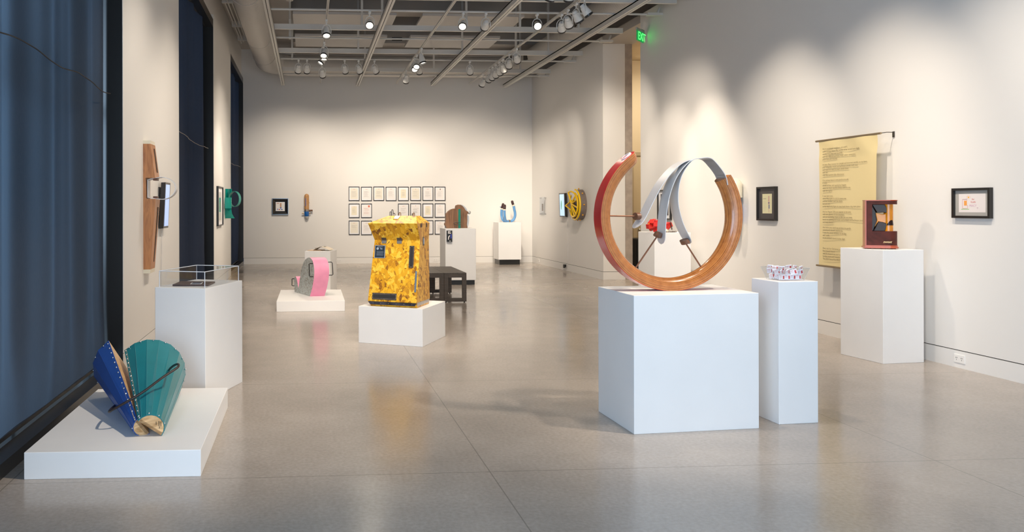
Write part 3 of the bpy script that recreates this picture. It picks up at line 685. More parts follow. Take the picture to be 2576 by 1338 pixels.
def knob(px, py, dirx, dirz, rod_to, nn0=0):
    x, z = RP(px, py); d = V((dirx, dirz)).normalized()
    b = B(); loops = []
    for h in (-.012, .016): loops.append([W(x + d.x * h - d.y * u, z + d.y * h + d.x * u, nn0 + v_) for u, v_ in [(.026 * math.cos(2 * PI * k / 14), .042 * math.sin(2 * PI * k / 14)) for k in range(14)]])
    b.loft(loops); kb = b.build('wooden_knob', mat('knob_wood', (.2, .085, .045), .4, noise=.3, nscale=30), t, 50)
    x2, z2 = RP(*rod_to); e = V((x2 - x, z2 - z)); ln_ = e.length; e.normalize(); x2 += e.x * .02; z2 += e.y * .02
    b = B(); b.cyl(W(x, z, nn0), W(x2, z2, nn0), .0055, n=10); b.build('rod', mat('copper_rod', (.25, .11, .06), .35, metal=.5), t, True)
knob(1603, 544, -1, 0, (1541, 543)); knob(1656, 590, -.55, -.85, (1603, 668)); knob(1722, 607, .45, -.9, (1763, 671))

# ================================================================== BLUE / TEAL SCULPTURE
t = thing('cone_sculpture', 'blue and teal sheet metal half cones lying in a V on the wide plinth', 'sculpture', (-1.05, 5.1, .149))
zb = .153
tE2s = atZ(404, 1099, zb); tE2l = atZ(438, 1000, zb); tE1l = atY(317, 877, tE2l.y + .03); tE1s = atY(350, 1056, tE2s.y + .02)
bE2l = atZ(341, 996, zb); bE1l = atY(276, 853, bE2l.y + .06); bE2l = atY(352, 981, tE2l.y + .04); bE1s = atY(346, 1053, tE2s.y + .05); bE2s = atZ(376, 1092, zb)
def half_cone(nm, E1s, E2s, E1l, E2l, sgn, m, nf):
    Cs = (E1s + E2s) / 2; Cl = (E1l + E2l) / 2; ax = (Cl - Cs).normalized()
    def arc(E1, C, r):
        u = (E1 - C); u = (u - ax * u.dot(ax)).normalized(); w_ = ax.cross(u) * sgn
        return [C + (u * math.cos(PI * k / nf) + w_ * math.sin(PI * k / nf)) * r for k in range(nf + 1)]
    rs = (E1s - E2s).length / 2; rl = (E1l - E2l).length / 2
    As = arc(E1s, Cs, rs); Al = arc(E1l, Cl, rl)
    b = B(); b.loft([As, Al], False, False)
    o = b.build(nm, m, t); sm = o.modifiers.new('sheet', 'SOLIDIFY'); sm.thickness = .004; sm.offset = 1
    o['label'] = ('blue' if sgn < 0 else 'teal') + ' riveted metal sheet'
    # plywood: flat face and half-round ends
    sh = .012
    b = B(); nrm = (As[nf // 2] - Cs).normalized()
    fl = [Cs + (As[0] - Cs) * .97, Cl + (Al[0] - Cl) * .985, Cl + (Al[-1] - Cl) * .985, Cs + (As[-1] - Cs) * .97]; b.prism(fl, nrm * .018)
    b.build('plywood_face', M_ply, t)
    b = B(); b.prism([Cs + (p - Cs) * .985 for p in As], ax * .02); b.build('plywood_end', M_ply, t)
    b = B(); b.prism([Cl + (p - Cl) * .985 for p in Al], -ax * .02); b.build('plywood_end', M_ply, t)
    # seams and rivets
    b = B()
    for k in range(1, nf):
        o_ = (As[k] - Cs).normalized() * .0045; b.cyl(As[k] + o_, Al[k] + (Al[k] - Cl).normalized() * .0045, .0012, n=5)
    b.build('seams', mat('worn_teal', (.06, .27, .30), .5) if sgn > 0 else m, t)
    b = B()
    for k in range(15):
        q = (k + .5) / 15
        for (s0, l0, c0, c1) in ((As[0], Al[0], Cs, Cl),):
            p = s0 + (l0 - s0) * q; out = ((As[1] - As[0]).normalized() * .014 + (As[0] - Cs).normalized() * .006); b.sphere(p + out, .0062, 8, 5)
    for k in range(nf):
        for (arcp, c0, q0) in ((Al, Cl, -.02), (As, Cs, .015)):
            if arcp is As and k % 2: continue
            p = (arcp[k] + arcp[k + 1]) / 2; b.sphere(p + ax * q0 + (p - c0).normalized() * .006, .0062, 8, 5)
    b.build('rivets', M_steel, t, True)
    return As, Al, Cs, Cl
tAs, tAl, tCs, tCl = half_cone('teal_sheet', tE1s, tE2s, tE1l, tE2l, 1, M_teal, 9)
bAs, bAl, bCs, bCl = half_cone('blue_sheet', bE1s, bE2s, bE1l, bE2l, -1, M_blue, 7)
pts = [atY(425, 932, 5.30), atY(428, 927, 5.22), atY(438, 919, 5.12), atY(448, 916, 5.02), atY(449, 921, 4.95), atY(440, 929, 4.92), atY(408, 950, 4.86), atY(364, 983, 4.8), atY(320, 1010, 4.78), atY(284, 1030, 4.8), atY(275, 1036, 4.86), atY(277, 1031, 4.95), atY(287, 1022, 5.05), atY(296, 1016, 5.12)]
def smooth(P, n=6):
    out = []
    for i in range(len(P) - 1):
        p0 = P[max(0, i - 1)]; p1 = P[i]; p2 = P[i + 1]; p3 = P[min(len(P) - 1, i + 2)]
        for k in range(n):
            s = k / n; out.append(.5 * ((2 * p1) + (p2 - p0) * s + (2 * p0 - 5 * p1 + 4 * p2 - p3) * s * s + (3 * p1 - p0 - 3 * p2 + p3) * s ** 3))
    return out + [P[-1]]
b = B(); b.tube(smooth(pts), .0075, 10); b.build('handle_rod', M_rust, t, True)
b = B()   # pencil-like marks on the plywood end
ax = (tCl - tCs).normalized(); u_ = (tAs[0] - tCs).normalized(); w_ = ax.cross(u_)
for k, (du, dw, l) in enumerate(((.0, .04, .05), (-.012, .045, .045), (.012, .038, .03), (-.02, .03, .02))):
    p = tCs - ax * .003 + u_ * (du - .02) + w_ * dw; b.cyl(p - u_ * l / 2 * .6, p + w_ * l / 2 + u_ * l * .1, .0015, n=5)
b.build('marks', M_slot, t)

# ================================================================== CLEAR DISPLAY CASE
n_, l_, r_ = V((-.795, 6.079, .871)), V((-1.205, 6.226, .871)), V((-.567, 6.735, .871))
e1 = (l_ - n_); e2 = (r_ - n_)
def vc(a, c, z=.871): p = n_ + e1 * a + e2 * c; return V((p.x, p.y, z))
t = thing('display_case', 'clear acrylic box cover on the tall left pedestal', 'display case', vc(.5, .5))
i0, i1, hh = .045, .95, .125
cs = [vc(i0, i0), vc(i1, i0), vc(i1, i1), vc(i0, i1)]
b = B()
for k in range(4):
    p, q = cs[k], cs[(k + 1) % 4]; b.add([p, q, q + V((0, 0, hh)), p + V((0, 0, hh))], [(0, 1, 2, 3)])
b.add([c + V((0, 0, hh)) for c in cs], [(0, 1, 2, 3)]); b.build('clear_walls', M_acr, t)
b = B()
for k in range(4):
    p, q = cs[k], cs[(k + 1) % 4]; b.cyl(p, p + V((0, 0, hh)), .0032, n=4); b.cyl(p + V((0, 0, hh)), q + V((0, 0, hh)), .0032, n=4)
b.build('edge_highlights', M_acre, t)  # pale rods along the case edges, their highlight put into the colour
t = thing('record_sleeve', 'thin brown sleeve with a small photo inside the display case', 'booklet', vc(.4, .35))
q4 = [atZ(434, 719.4, .873), atZ(524, 719.4, .873), atZ(541, 711.5, .873), atZ(455, 710.5, .873)]
b = B(); b.prism([p for p in q4], (0, 0, .012)); b.build('sleeve', mat('brown_leather', (.09, .05, .04), .4, noise=.3, nscale=20), t)
q5 = [atZ(478, 714.8, .886), atZ(506, 714.8, .886), atZ(511, 710.6, .886), atZ(483, 710.6, .886)]
b = B(); b.prism(q5, (0, 0, .001)); ph_ = b.build('photo_border', M_paper, t)
cq = sum(q5, V((0, 0, 0))) / 4; b = B(); b.prism([cq + (p - cq) * .82 for p in q5], (0, 0, .002)); b.build('photo', mat('photo_grey', (.12, .13, .18), .3, noise=.6, nscale=60), ph_)

# ================================================================== LEFT WALL WORKS
t = thing('wooden_wall_sculpture', 'tall tapering cherry wood wall piece with a metal loop', 'sculpture', (XL, 8.25, 1.5))
Y0, Y1 = 8.13, 8.37
def prof(z0, z1, p0, p1): return [(XL, Y0, z0), (XL + p0, Y0, z0), (XL + p1, Y0, z1), (XL, Y0, z1)]
b = B(); b.prism(prof(.86, 1.585, .07, .125), (0, Y1 - Y0, 0)); b.prism(prof(1.80, 2.15, .12, .075), (0, Y1 - Y0, 0)); b.prism([(XL, Y0, 1.585), (XL + .025, Y0, 1.585), (XL + .025, Y0, 1.80), (XL, Y0, 1.80)], (0, Y1 - Y0, 0)); b.build('wooden_body', M_cherry, t)
b = B(); b.prism(prof(.82, .86, .068, .071), (0, Y1 - Y0, 0)); b.build('end_cap', M_cream, t)
b = B(); b.prism(prof(2.15, 2.185, .075, .072), (0, Y1 - Y0, 0)); b.build('end_cap', M_cream, t)
b = B(); b.prism([(XL + .1225, 8.27, 1.50), (XL + .1225, 8.30, 1.50), (XL + .0755, 8.30, .93), (XL + .0755, 8.27, .93)], (.002, 0, 0)); b.prism([(XL + .1155, 8.27, 1.86), (XL + .1155, 8.30, 1.86), (XL + .0835, 8.30, 2.11), (XL + .0835, 8.27, 2.11)], (.002, 0, 0)); b.build('slots', M_slot, t)
b = B(); lp = []
pc = [(XL + .035, 1.60), (XL + .035, 1.78), (XL + .10, 1.80)] + [(XL + .17 + .15 * math.sin(q), 1.695 + .115 * math.cos(q)) for q in [PI * k / 14 for k in range(15)]] + [(XL + .10, 1.59), (XL + .035, 1.60)]
for (x, z) in pc: 
    cx_, cz_ = XL + .17, 1.695; dx_, dz_ = x - cx_, z - cz_; l = math.hypot(dx_, dz_)
    lp.append([V((x + s * dx_ / l * .003, Y, z + s * dz_ / l * .003)) for s, Y in ((-1, 8.17), (1, 8.17), (1, 8.30), (-1, 8.30))])
b.loft(lp, False); b.build('metal_loop', M_alu, t, 40)
b = B(); b.box((XL + .09, 8.18, 1.775), (XL + .13, 8.28, 1.80)); b.box((XL + .09, 8.18, 1.59), (XL + .13, 8.28, 1.612)); b.build('wooden_blocks', M_walnut, t)

def screen(name, lab, quad, nrm, thick, scr, cordpts, plug=None):
    """quad: TL,TR,BR,BL of the front"""
    q = [V(p) for p in quad]; c = sum(q, V((0, 0, 0))) / 4; nrm = V(nrm)
    t = thing(name, lab, 'screen', c)
    b = B(); b.prism(q, -nrm * thick); b.build('casing', M_black, t)
    ins = [c + (p - c) * .86 + nrm * .001 for p in q]
    ins = []
    for p in q: d = p - c; ins.append(c + V((d.x * .80, d.y * .80, d.z * .91)) + nrm * .001)
    b = B(); b.prism(ins, nrm * .001); s = b.build('display', scr, t)
    if cordpts: b = B(); b.tube(cordpts, .005, 6); b.build('cord', mat('white_cord', (.7, .68, .66), .5), t, True)
    if plug: b = B(); b.box(*plug); b.build('plug', M_blk, t)
    return t, c, ins
scr1 = mat('screen_glow', (.3, .45, .8), .2, emit=.28, ecol=(.42, .58, 1.), noise=0)
tt, c_, ins = screen('wall_screen', 'slim black screen with blue glow on the left wall behind the metal loop', [(-1.605, 8.92, 1.78), (-1.605, 9.23, 1.78), (-1.632, 9.23, 1.26), (-1.632, 8.92, 1.26)], (1, 0, .05), .05, scr1,
       [(-1.67, 9.05, 1.27), (-1.675, 9.05, 1.1), (-1.68, 9.05, .6), (-1.68, 9.05, .16), (-1.66, 9.0, .05)])
b = B(); b.box((XL, 8.98, 1.35), (-1.66, 9.15, 1.65)); b.build('wall_mount', M_black, tt)

def picture(name, lab, cen, ex, w_, h_, bw, thick, mats, art=(.6, .6), cat='framed picture', group=None, gloss=False):
    """frame on a wall. ex: direction to the right as seen; normal = ex x up points into the room"""
    cen = V(cen); T = frameT(cen, ex, (0, 0, 1)); t = thing(name, lab, cat, cen, group)
    mf, mm, ma = mats; x, y = w_ / 2, h_ / 2
    b = B(); b.box((-x, -y, 0), (x, -y + bw, thick), T); b.box((-x, y - bw, 0), (x, y, thick), T); b.box((-x, -y + bw, 0), (-x + bw, y - bw, thick), T); b.box((x - bw, -y + bw, 0), (x, y - bw, thick), T); b.build('frame', mf, t)
    b = B(); b.box((-x + bw, -y + bw, 0), (x - bw, y - bw, thick * .4), T); b.build('mat_board', mm, t)
    ax_, ay_ = art[0] * w_ / 2, art[1] * h_ / 2
    b = B(); b.box((-ax_, -ay_, thick * .4), (ax_, ay_, thick * .4 + .001), T); a = b.build('artwork', ma, t)
    return t, T, thick * .4 + .001, a
tt, T, zz, art = picture('picture_frame', 'black-framed print of the teal object on the left wall', (XL, 14.93, 1.515), (0, 1, 0), .84, .74, .02, .04, (M_black, M_matte, mat('print_grey', (.62, .63, .62), .4)), (.62, .72))
b = B(); b.box((-.13, -.11, zz), (.15, .16, zz + .001), T); b.build('print_shape', M_tealp, art)
b = B(); b.box((-.02, -.08, zz + .001), (.05, .08, zz + .002), T); b.box((-.12, -.3, zz), (-.09, -.12, zz + .001), T); b.box((.12, -.3, zz), (.15, -.12, zz + .001), T); b.build('print_detail', mat('print_ochre', (.4, .3, .1), .5), art)
# teal ribbon
t = thing('ribbon_sculpture', 'curled teal painted metal ribbon sculpture on the left wall', 'sculpture', (XL, 16.0, 1.55))
def strip(pts, wv_, m, par, nm='ribbon', th=.003):
    lp = []; wv_ = V(wv_)
    for i, p in enumerate(pts):
        p = V(p); tg = (V(pts[min(len(pts) - 1, i + 1)]) - V(pts[max(0, i - 1)])).normalized(); n = tg.cross(wv_).normalized() * th
        wk = wv_ 
        lp.append([p - n - wk / 2, p + n - wk / 2, p + n + wk / 2, p - n + wk / 2])
    b = B(); b.loft(lp); return b.build(nm, m, par, 50)
yc = 16.0
strip([(XL + .005 + .13 * (1 - math.cos(q)) / 2 * 1.0, yc + .09 * math.sin(q) , 1.775) for q in [PI * k / 12 for k in range(1, 12)]] , (0, 0, .19), M_tealp, t)
strip([(XL + .02 + .12 * math.sin(q), yc - .1 - .12 * math.cos(q), 1.58) for q in [PI * k / 16 for k in range(17)]], (0, 0, .22), M_tealp, t)
strip([(XL + .20 + .105 * math.cos(q), yc - .03, 1.66 + .155 * math.sin(q)) for q in [-PI * .9 + 1.86 * PI * k / 28 for k in range(29)]], (.03, .14, 0), M_tealp, t)
b = B(); b.loft([[V((XL + .01, yc - .1, 1.47)), V((XL + .13, yc - .1, 1.47)), V((XL + .13, yc - .094, 1.47)), V((XL + .01, yc - .094, 1.47))],
                 [V((XL + .01, yc - .1, 1.36)), V((XL + .155, yc - .14, 1.36)), V((XL + .155, yc - .134, 1.36)), V((XL + .01, yc - .094, 1.36))],
                 [V((XL + .01, yc - .1, 1.27)), V((XL + .21, yc - .17, 1.27)), V((XL + .21, yc - .164, 1.27)), V((XL + .01, yc - .094, 1.27))]]); b.build('ribbon', M_tealp, t)

# ================================================================== BACK WALL WORKS
t = thing('picture_frame', 'square black-framed print with deep sloping border on the back wall', 'framed picture', (-.736, YB, 1.507))
T = frameT((-.736, YB, 1.507), (1, 0, 0), (0, 0, 1))
b = B(); o_, i_ = .213, .205
def sq(r_, z): return [V((-r_, -r_, z)), V((r_, -r_, z)), V((r_, r_, z)), V((-r_, r_, z))]
b.loft([[T @ p for p in sq(.213, 0)], [T @ p for p in sq(.213, .05)], [T @ p for p in sq(.200, .05)], [T @ p for p in sq(.12, .012)]]); b.build('frame', mat('gloss_black', (.02, .02, .022), .12, coat=.5), t)
b = B(); b.box((-.118, -.118, .01), (.118, .118, .0135), T); art = b.build('artwork', M_paper, t)
b = B(); b.box((-.005, -.02, .0136), (.03, .09, .0145), T); b.build('print_wood', mat('print_tan', (.5, .27, .14), .5), art)
b = B(); b.box((-.008, -.055, .0136), (.032, -.02, .0145), T); b.box((-.075, -.09, .0136), (-.055, -.055, .0145), T); b.box((.02, -.09, .0136), (.06, -.065, .0145), T); b.build('print_blue', M_blue, art)
b = B(); b.box((-.09, .078, .0136), (-.03, .09, .0145), T); b.box((-.04, -.09, .0136), (0, -.068, .0145), T)
b.build('print_red', mat('print_red', (.5, .1, .06), .5), art)

t = thing('capsule_sculpture', 'wood and blue capsule with side pegs on the back wall', 'sculpture', (-.05, YB, 1.5))
cx_ = -.045; yb = YB - .07
def lathe(prof, n=24, half=None):
    return [[V((cx_ + r_ * math.cos(2 * PI * k / n), yb + r_ * math.sin(2 * PI * k / n), z)) for k in range(n)] for r_, z in prof]
R_ = .064
b = B(); b.loft(lathe([(R_, 1.43)] + [(R_ * math.cos(q), 1.775 + R_ * math.sin(q)) for q in [PI / 2 * k / 8 for k in range(8)]] + [(.004, 1.839)])); b.build('wooden_shell', mat('tan_wood', (.52, .27, .10), .35, coat=.4, noise=.15, nscale=30), t, 50)
b = B(); b.loft(lathe([(R_ * 1.01, 1.375), (R_ * 1.03, 1.38), (R_ * 1.03, 1.425), (R_ * 1.01, 1.43)])); b.build('collar', mat('collar_metal', (.35, .3, .26), .3, metal=.7), t, 50)
b = B(); b.loft(lathe([(R_ * .5, 1.225), (R_ * .86, 1.25), (R_, 1.30), (R_, 1.375)])); b.build('blue_tip', mat('blue_gloss', (.01, .12, .42), .25, coat=.4), t, 50)
b = B(); b.loft(lathe([(.005, 1.183), (R_ * .45, 1.19), (R_ * .72, 1.215), (R_ * .9, 1.25)])); b.build('clear_tip', mat('frosted_plastic', (.55, .55, .53), .3), t, 50)
b = B(); b.box((cx_ - .033, yb - R_ - .004, 1.52), (cx_ - .018, yb - R_ + .03, 1.725)); b.build('blue_slot', M_blue, t)
b = B(); b.cyl((cx_ + .06, yb, 1.398), (cx_ + .155, yb, 1.402), .024, n=12); b.build('long_peg', M_walnut, t, True)
b = B(); b.cyl((cx_ - .125, yb, 1.33), (cx_ - .06, yb, 1.33), .017, n=10); b.cyl((cx_ + .06, yb, 1.33), (cx_ + .105, yb, 1.33), .014, n=10); b.sphere((cx_ - .07, yb, 1.505), .009); b.sphere((cx_ + .07, yb, 1.6), .009); b.build('pegs', mat('peg_brass', (.45, .36, .25), .35, metal=.5), t, True)

# framed letters
fx = [1.2035 + .3266 * k for k in range(8)]; rows = [(1.84, 'top'), (1.393, 'middle'), (.944, 'bottom')]
ords = ['first', 'second', 'third', 'fourth', 'fifth', 'sixth', 'seventh', 'eighth']
present = {0: range(8), 1: (0, 1, 4, 5, 6, 7), 2: (0, 1, 4, 5, 6, 7)}
papers = [M_paper, mat('paper_cream', (.84, .78, .62), .6), mat('paper_aged', (.80, .76, .66), .6)]
M_txt = mat('typed_ink', (.42, .40, .40), .7); M_txr = mat('red_ink', (.62, .25, .22), .7); M_txd = mat('dark_ink', (.2, .2, .22), .7)
cream = {(0, 4), (1, 0), (1, 6)}; aged = {(0, 0), (0, 5), (2, 0), (0, 2)}
for ri, (zc, rn) in enumerate(rows):
    for k in present[ri]:
        if ri == 2 and k == 4: continue
        rr = random.Random(ri * 10 + k)
        det = 'framed letter on white paper'; pm = papers[0]; art = (.70, .76)
        if (ri, k) in cream: det = 'framed letter on small cream paper'; pm = papers[1]; art = (.5, .62)
        elif (ri, k) in aged: det = 'framed letter on aged paper'; pm = papers[2]
        if (ri, k) == (1, 1): det = 'framed letter with a red stamp strip'
        if (ri, k) == (0, 7): det = 'framed letter with a dark head emblem'
        lab = '%s, %s in the %s row of the back wall' % (det, ords[k], rn)
        tt, T, zz, a = picture('letter_frame', lab, (fx[k], YB, zc + rr.uniform(-.003, .003)), (1, 0, 0), .285, .372, .015, .022, (M_black, M_matte, pm), art, 'framed letter', 'framed letters on the back wall')
        b = B()
        aw = art[0] * .285 * .5; ah = art[1] * .372 * .5
        y = ah * .45
        while y > -ah * .6:
            if rr.random() > .25:
                x0 = -aw * .7 + (rr.random() < .2) * .02; x1 = aw * rr.uniform(.2, .8); b.box((x0, y, zz), (x1, y + .0022, zz + .0006), T)
            y -= .0095
        b.build('writing', M_txr if (ri, k) == (1, 1) else (M_txd if (ri, k) in ((0, 1), (1, 5)) else M_txt), a)
        b = B()
        if (ri, k) == (1, 1): b.box((.045, ah * .62, zz), (.085, ah * 1.0, zz + .0006), T)
        elif (ri, k) == (0, 7): b.box((-.005, ah * .68, zz), (.016, ah * .96, zz + .0006), T)
        elif k % 3 == 2: b.box((-.005, ah * .78, zz), (.008, ah * .9, zz + .0006), T)
        else: b.box((-.03, ah * .82, zz), (.03, ah * .86, zz + .0006), T)
        b.build('letterhead', mat('stamp_red', (.7, .16, .1), .6) if (ri, k) == (1, 1) else (mat('seal_brown', (.2, .12, .1), .6) if (ri, k) == (0, 7) else M_txr), a)

# ================================================================== PINK SCULPTURE
zb = .1505
B1 = atZ(779.5, 745.3, zb); B2 = atZ(741, 734.6, zb); B3 = atZ(816.5, 744.1, zb)
ed = (B2 - B1).normalized(); nrm = V((ed.y, -ed.x, 0)); nrm = -nrm if nrm.dot(V((0, -1, 0))) < 0 else nrm
extd = (B3 - B1); extd = -nrm * 1.0 if False else extd
prof_px = [(779.5, 745.3), (785.3, 724.7), (789.2, 703.4), (790.5, 690), (790.6, 678.7), (789.5, 667), (787, 657.5), (783.4, 650.5), (778.7, 647.6), (773, 648.6), (768.5, 652.3), (764, 659), (760.5, 669), (757.8, 680), (755.8, 692), (753.5, 706), (750.8, 724.5), (748.5, 712), (746.3, 700.5), (743.6, 695), (741.7, 695.5), (740.4, 700.5), (740, 712), (740.9, 734.6)]
poly = [atP(x, y, B1, nrm) for x, y in prof_px]
for p in poly: p.z = max(p.z, zb)
t = thing('pink_sculpture', 'pink and grey curved two-lobed sculpture on its low plinth', 'sculpture', (B1.x, B1.y + .2, zb))
b = B(); n = len(poly)
b.k = 0; b.add(poly, [tuple(range(n))]); b.add([p + extd for p in poly], [tuple(range(n))])
b.build('grey_side', M_osbg, t)
b = B(); b.loft([poly, [p + extd for p in poly]], False); b.build('pink_edge', M_pink, t, 50)
def handle(p, q, out, nm='handle'):
    p, q, out = V(p), V(q), V(out); b = B(); P = [p, p + out * .8, p + out + (q - p) * .06, q + out - (q - p) * .06, q + out * .8, q]
    b.tube(P, .0065, 8); b.build(nm, M_blk, t, True)
handle(atP(787.5, 663, B1, nrm), atP(788.5, 696, B1, nrm), nrm * .05 + ed * .035)
p_ = atP(788, 660, B1, nrm) + extd; q_ = atP(790, 693, B1, nrm) + extd; handle(p_, q_, extd.normalized() * .055 - ed * .02)
handle(atP(740.6, 701.5, B1, nrm), atP(740.3, 719, B1, nrm), ed * .05 - extd.normalized() * .02)

# newspaper
t = thing('newspaper', 'open newspaper lying on the small white pedestal', 'newspaper', (.2, 13.98, .717))
T = frameT(V((.22, 13.98, .7175)), (.99, -.14, 0), (.28, .96, 0))
b = B(); b.box((-.20, -.15, 0), (.04, .15, .008), T); b.build('lower_pages', mat('newsprint_tan', (.62, .45, .32), .7), t)
lp = []
for k in range(13):
    x = -.10 + .30 * k / 12; z = .010 + .055 * math.sin(PI * (k / 12) ** .9) ; lp.append([T @ V((x, -.15, z)), T @ V((x, .15, z)), T @ V((x, .15, z + .004)), T @ V((x, -.15, z + .004))])
b = B(); b.loft(lp); fo = b.build('folded_page', mat('newsprint', (.74, .66, .54), .7), t, 60)
b = B(); b.box((-.08, -.12, .045), (-.03, .1, .048), T); b.box((0, -.10, .066), (.03, -.02, .0695), T); b.box((.05, .0, .068), (.09, .03, .0715), T); b.build('headline', M_slot, fo)
b = B(); c4 = rect((.383, 13.707, 0), (-.067, 13.77, 0), (.512, 14.2, 0)); ct = sum(c4, V((0, 0, 0))) / 4

# ================================================================== YELLOW CABINET
pn, pl_, pr = V((1.212, 8.258, .404)), V((.549, 8.588, .404)), V((1.578, 8.947, .404))
el = (pl_ - pn).normalized(); er = V((-el.y, el.x, 0)); er = er if er.y > 0 else -er
org = atZ(1050.5, 774.5, .405)
t = thing('yellow_cabinet', 'yellow strand-board cabinet with steel fittings on its white block', 'sculpture', org)
Wd, Dp = .565, .42
def L(x, y, z): return org + el * x + er * y + V((0, 0, z - .405))   # x leftwards along the front, y back
def loop(x0, x1, y0, y1, z): return [L(x0, y0, z), L(x1, y0, z), L(x1, y1, z), L(x0, y1, z)]
loops = [loop(.0, Wd - .02, .0, Dp - .03, .405), loop(-.005, Wd, -.035, Dp, .462), loop(-.002, Wd - .035, .085, Dp - .02, 1.128), loop(-.005, Wd, -.03, Dp, 1.316), loop(.06, Wd - .18, .14, Dp - .14, 1.396)]
b = B(); n = 4
vs = [p for l in loops for p in l]; fs = []; mi = []
for i in range(4):
    for k in range(4):
        a = i * 4 + k; c = i * 4 + (k + 1) % 4; fs.append((a, c, c + 4, a + 4)); mi.append(0 if k == 0 or i == 3 else 1)
fs += [(3, 2, 1, 0), (16, 17, 18, 19)]; mi += [1, 0]
b.add(vs, fs); b.m = mi
b.build('cabinet_body', [M_osb, M_osbs], t, bevel=.002)
def fr(x, z, lift=.0):   # point on the lower front face
    q = (z - .462) / (1.128 - .462); return L(x, -.035 + .12 * q, z) - er * lift
def bf(x, z, lift=0.):
    q = (z - 1.128) / (1.316 - 1.128); return L(x, .085 - .115 * q, z) - er * lift
def plate(f, x0, x1, z0, z1, d, m, nm, par=None, lift=0.):
    b = B(); b.prism([f(x0, z0, lift), f(x1, z0, lift), f(x1, z1, lift), f(x0, z1, lift)], -er * d); return b.build(nm, m, par or t)
M_pl = mat('zinc_plate', (.45, .42, .40), .35, metal=.7, noise=.2, nscale=60)
M_pld = mat('weathered_steel', (.16, .13, .115), .4, metal=.6, noise=.4, nscale=30)
# hinges under the overhang
for x in (.415, .235):
    plate(fr, x - .028, x + .028, 1.092, 1.128, .004, M_pl, 'hinge'); b = B(); b.prism([bf(x - .028, 1.13, 0), bf(x + .028, 1.13, 0), bf(x + .028, 1.155, 0), bf(x - .028, 1.155, 0)], -er * .004); b.cyl(fr(x - .028, 1.128, .004), fr(x + .028, 1.128, .004), .005, n=8); b.build('hinge_leaf', M_pld, t)
# name plate
pz = plate(fr, .395, .52, .93, 1.07, .004, mat('plate_border', (.42, .5, .6), .3, metal=.4), 'name_plate')
plate(fr, .402, .513, .937, 1.063, .0012, mat('plate_navy', (.02, .035, .06), .3), 'plate_field', pz, .004)
Tp = frameT(fr(.507, .945, .006), -el, (fr(.4, 1.0) - fr(.4, .9)))
b = B()
for k in range(7): b.box((.012, .012 + .008 * k, 0), (.09 + .004 * (k % 3), .0135 + .008 * k, .0004), Tp)
b.box((.02, .108, 0), (.08, .111, .0004), Tp); b.box((.055, .083, 0), (.078, .092, .0004), Tp); b.box((.048, .096, 0), (.062, .1, .0004), Tp); b.build('plate_lettering', mat('plate_silver', (.35, .42, .5), .4), pz)
b = B(); cp = [Tp @ V((.022 + .014 * math.cos(2 * PI * k / 16), .09 + .014 * math.sin(2 * PI * k / 16), 0)) for k in range(16)]; b.prism(cp, -er * .0006); b.build('plate_emblem', mat('plate_silver', (.35, .42, .5), .4), pz)
# slots
for (x0, x1, z0, z1, bw) in ((.058, .112, .835, 1.07, .011), (.232, .515, .482, .552, .013)):
    pz = plate(fr, x0, x1, z0, z1, .006, M_pld, 'slot_frame'); plate(fr, x0 + bw, x1 - bw, z0 + bw * 1.3, z1 - bw * 1.3, .001, M_slot, 'slot_opening', pz, .006)
    b = B()
    for (x, z) in ((x0 + .006, z0 + .02), (x1 - .006, z0 + .02), (x0 + .006, z1 - .02), (x1 - .006, z1 - .02), ((x0 + x1) / 2, z0 + .006), ((x0 + x1) / 2, z1 - .006)): b.sphere(fr(x, z, .007), .004, 8, 5)
    b.build('screws', M_steel, pz)
plate(fr, .012, .032, .575, .80, .004, mat('blued_steel', (.22, .3, .4), .35, metal=.5, noise=.2, nscale=30), 'side_strap')
b = B(); b.prism([L(.02, -.033, .425), L(Wd - .03, -.033, .425), L(Wd - .005, -.039, .458), L(.0, -.039, .458)], -er * .005)
o = b.build('bottom_strap', mat('heat_blued_steel', (.10, .11, .16), .3, metal=.7, noise=.7, nscale=9), t)
b = B(); b.prism([L(-.004, -.03, .462), L(-.004, Dp - .02, .462), L(.0, Dp - .04, .425), L(.0, -.02, .425)], -el * .004); b.build('side_bottom_strap', M_pl, t)
for k in range(6):
    pass
b = B()
for x in (.05, .14, .23, .32, .41, .5): b.sphere(L(x, -.044, .442), .004, 8, 5)
b.build('screws', M_steel, t)
# roof plate, side clips, side latch
rf = lambda x, q: loops[3][0] * (1 - q) + loops[4][0] * q + el * (x - .0) * 1.0
b = B(); b.prism([rf(.21, .55), rf(.27, .55), rf(.245, .98), rf(.185, .98)], V((0, 0, .004)) - er * .002); b.build('roof_plate', M_pl, t)
for y in (.10, .28):
    b = B(); b.box((0, 0, 0), (.003, .03, .035), frameT(L(-.006, y, 1.27), -el, er)); b.prism([L(-.009, y, 1.28), L(-.009, y + .03, 1.28), L(-.009, y + .03, 1.318), L(-.009, y, 1.318)], el * .003); b.build('corner_clip', M_pld, t)
b = B(); b.prism([L(-.008, .17, 1.07), L(-.008, .215, 1.07), L(-.008, .215, 1.165), L(-.008, .17, 1.165)], el * .005); la = b.build('latch_plate', M_pld, t)
b = B(); b.cyl(L(-.012, .19, 1.085), L(-.012, .19, 1.15), .006, n=8); b.build('latch_bolt', M_steel, la)
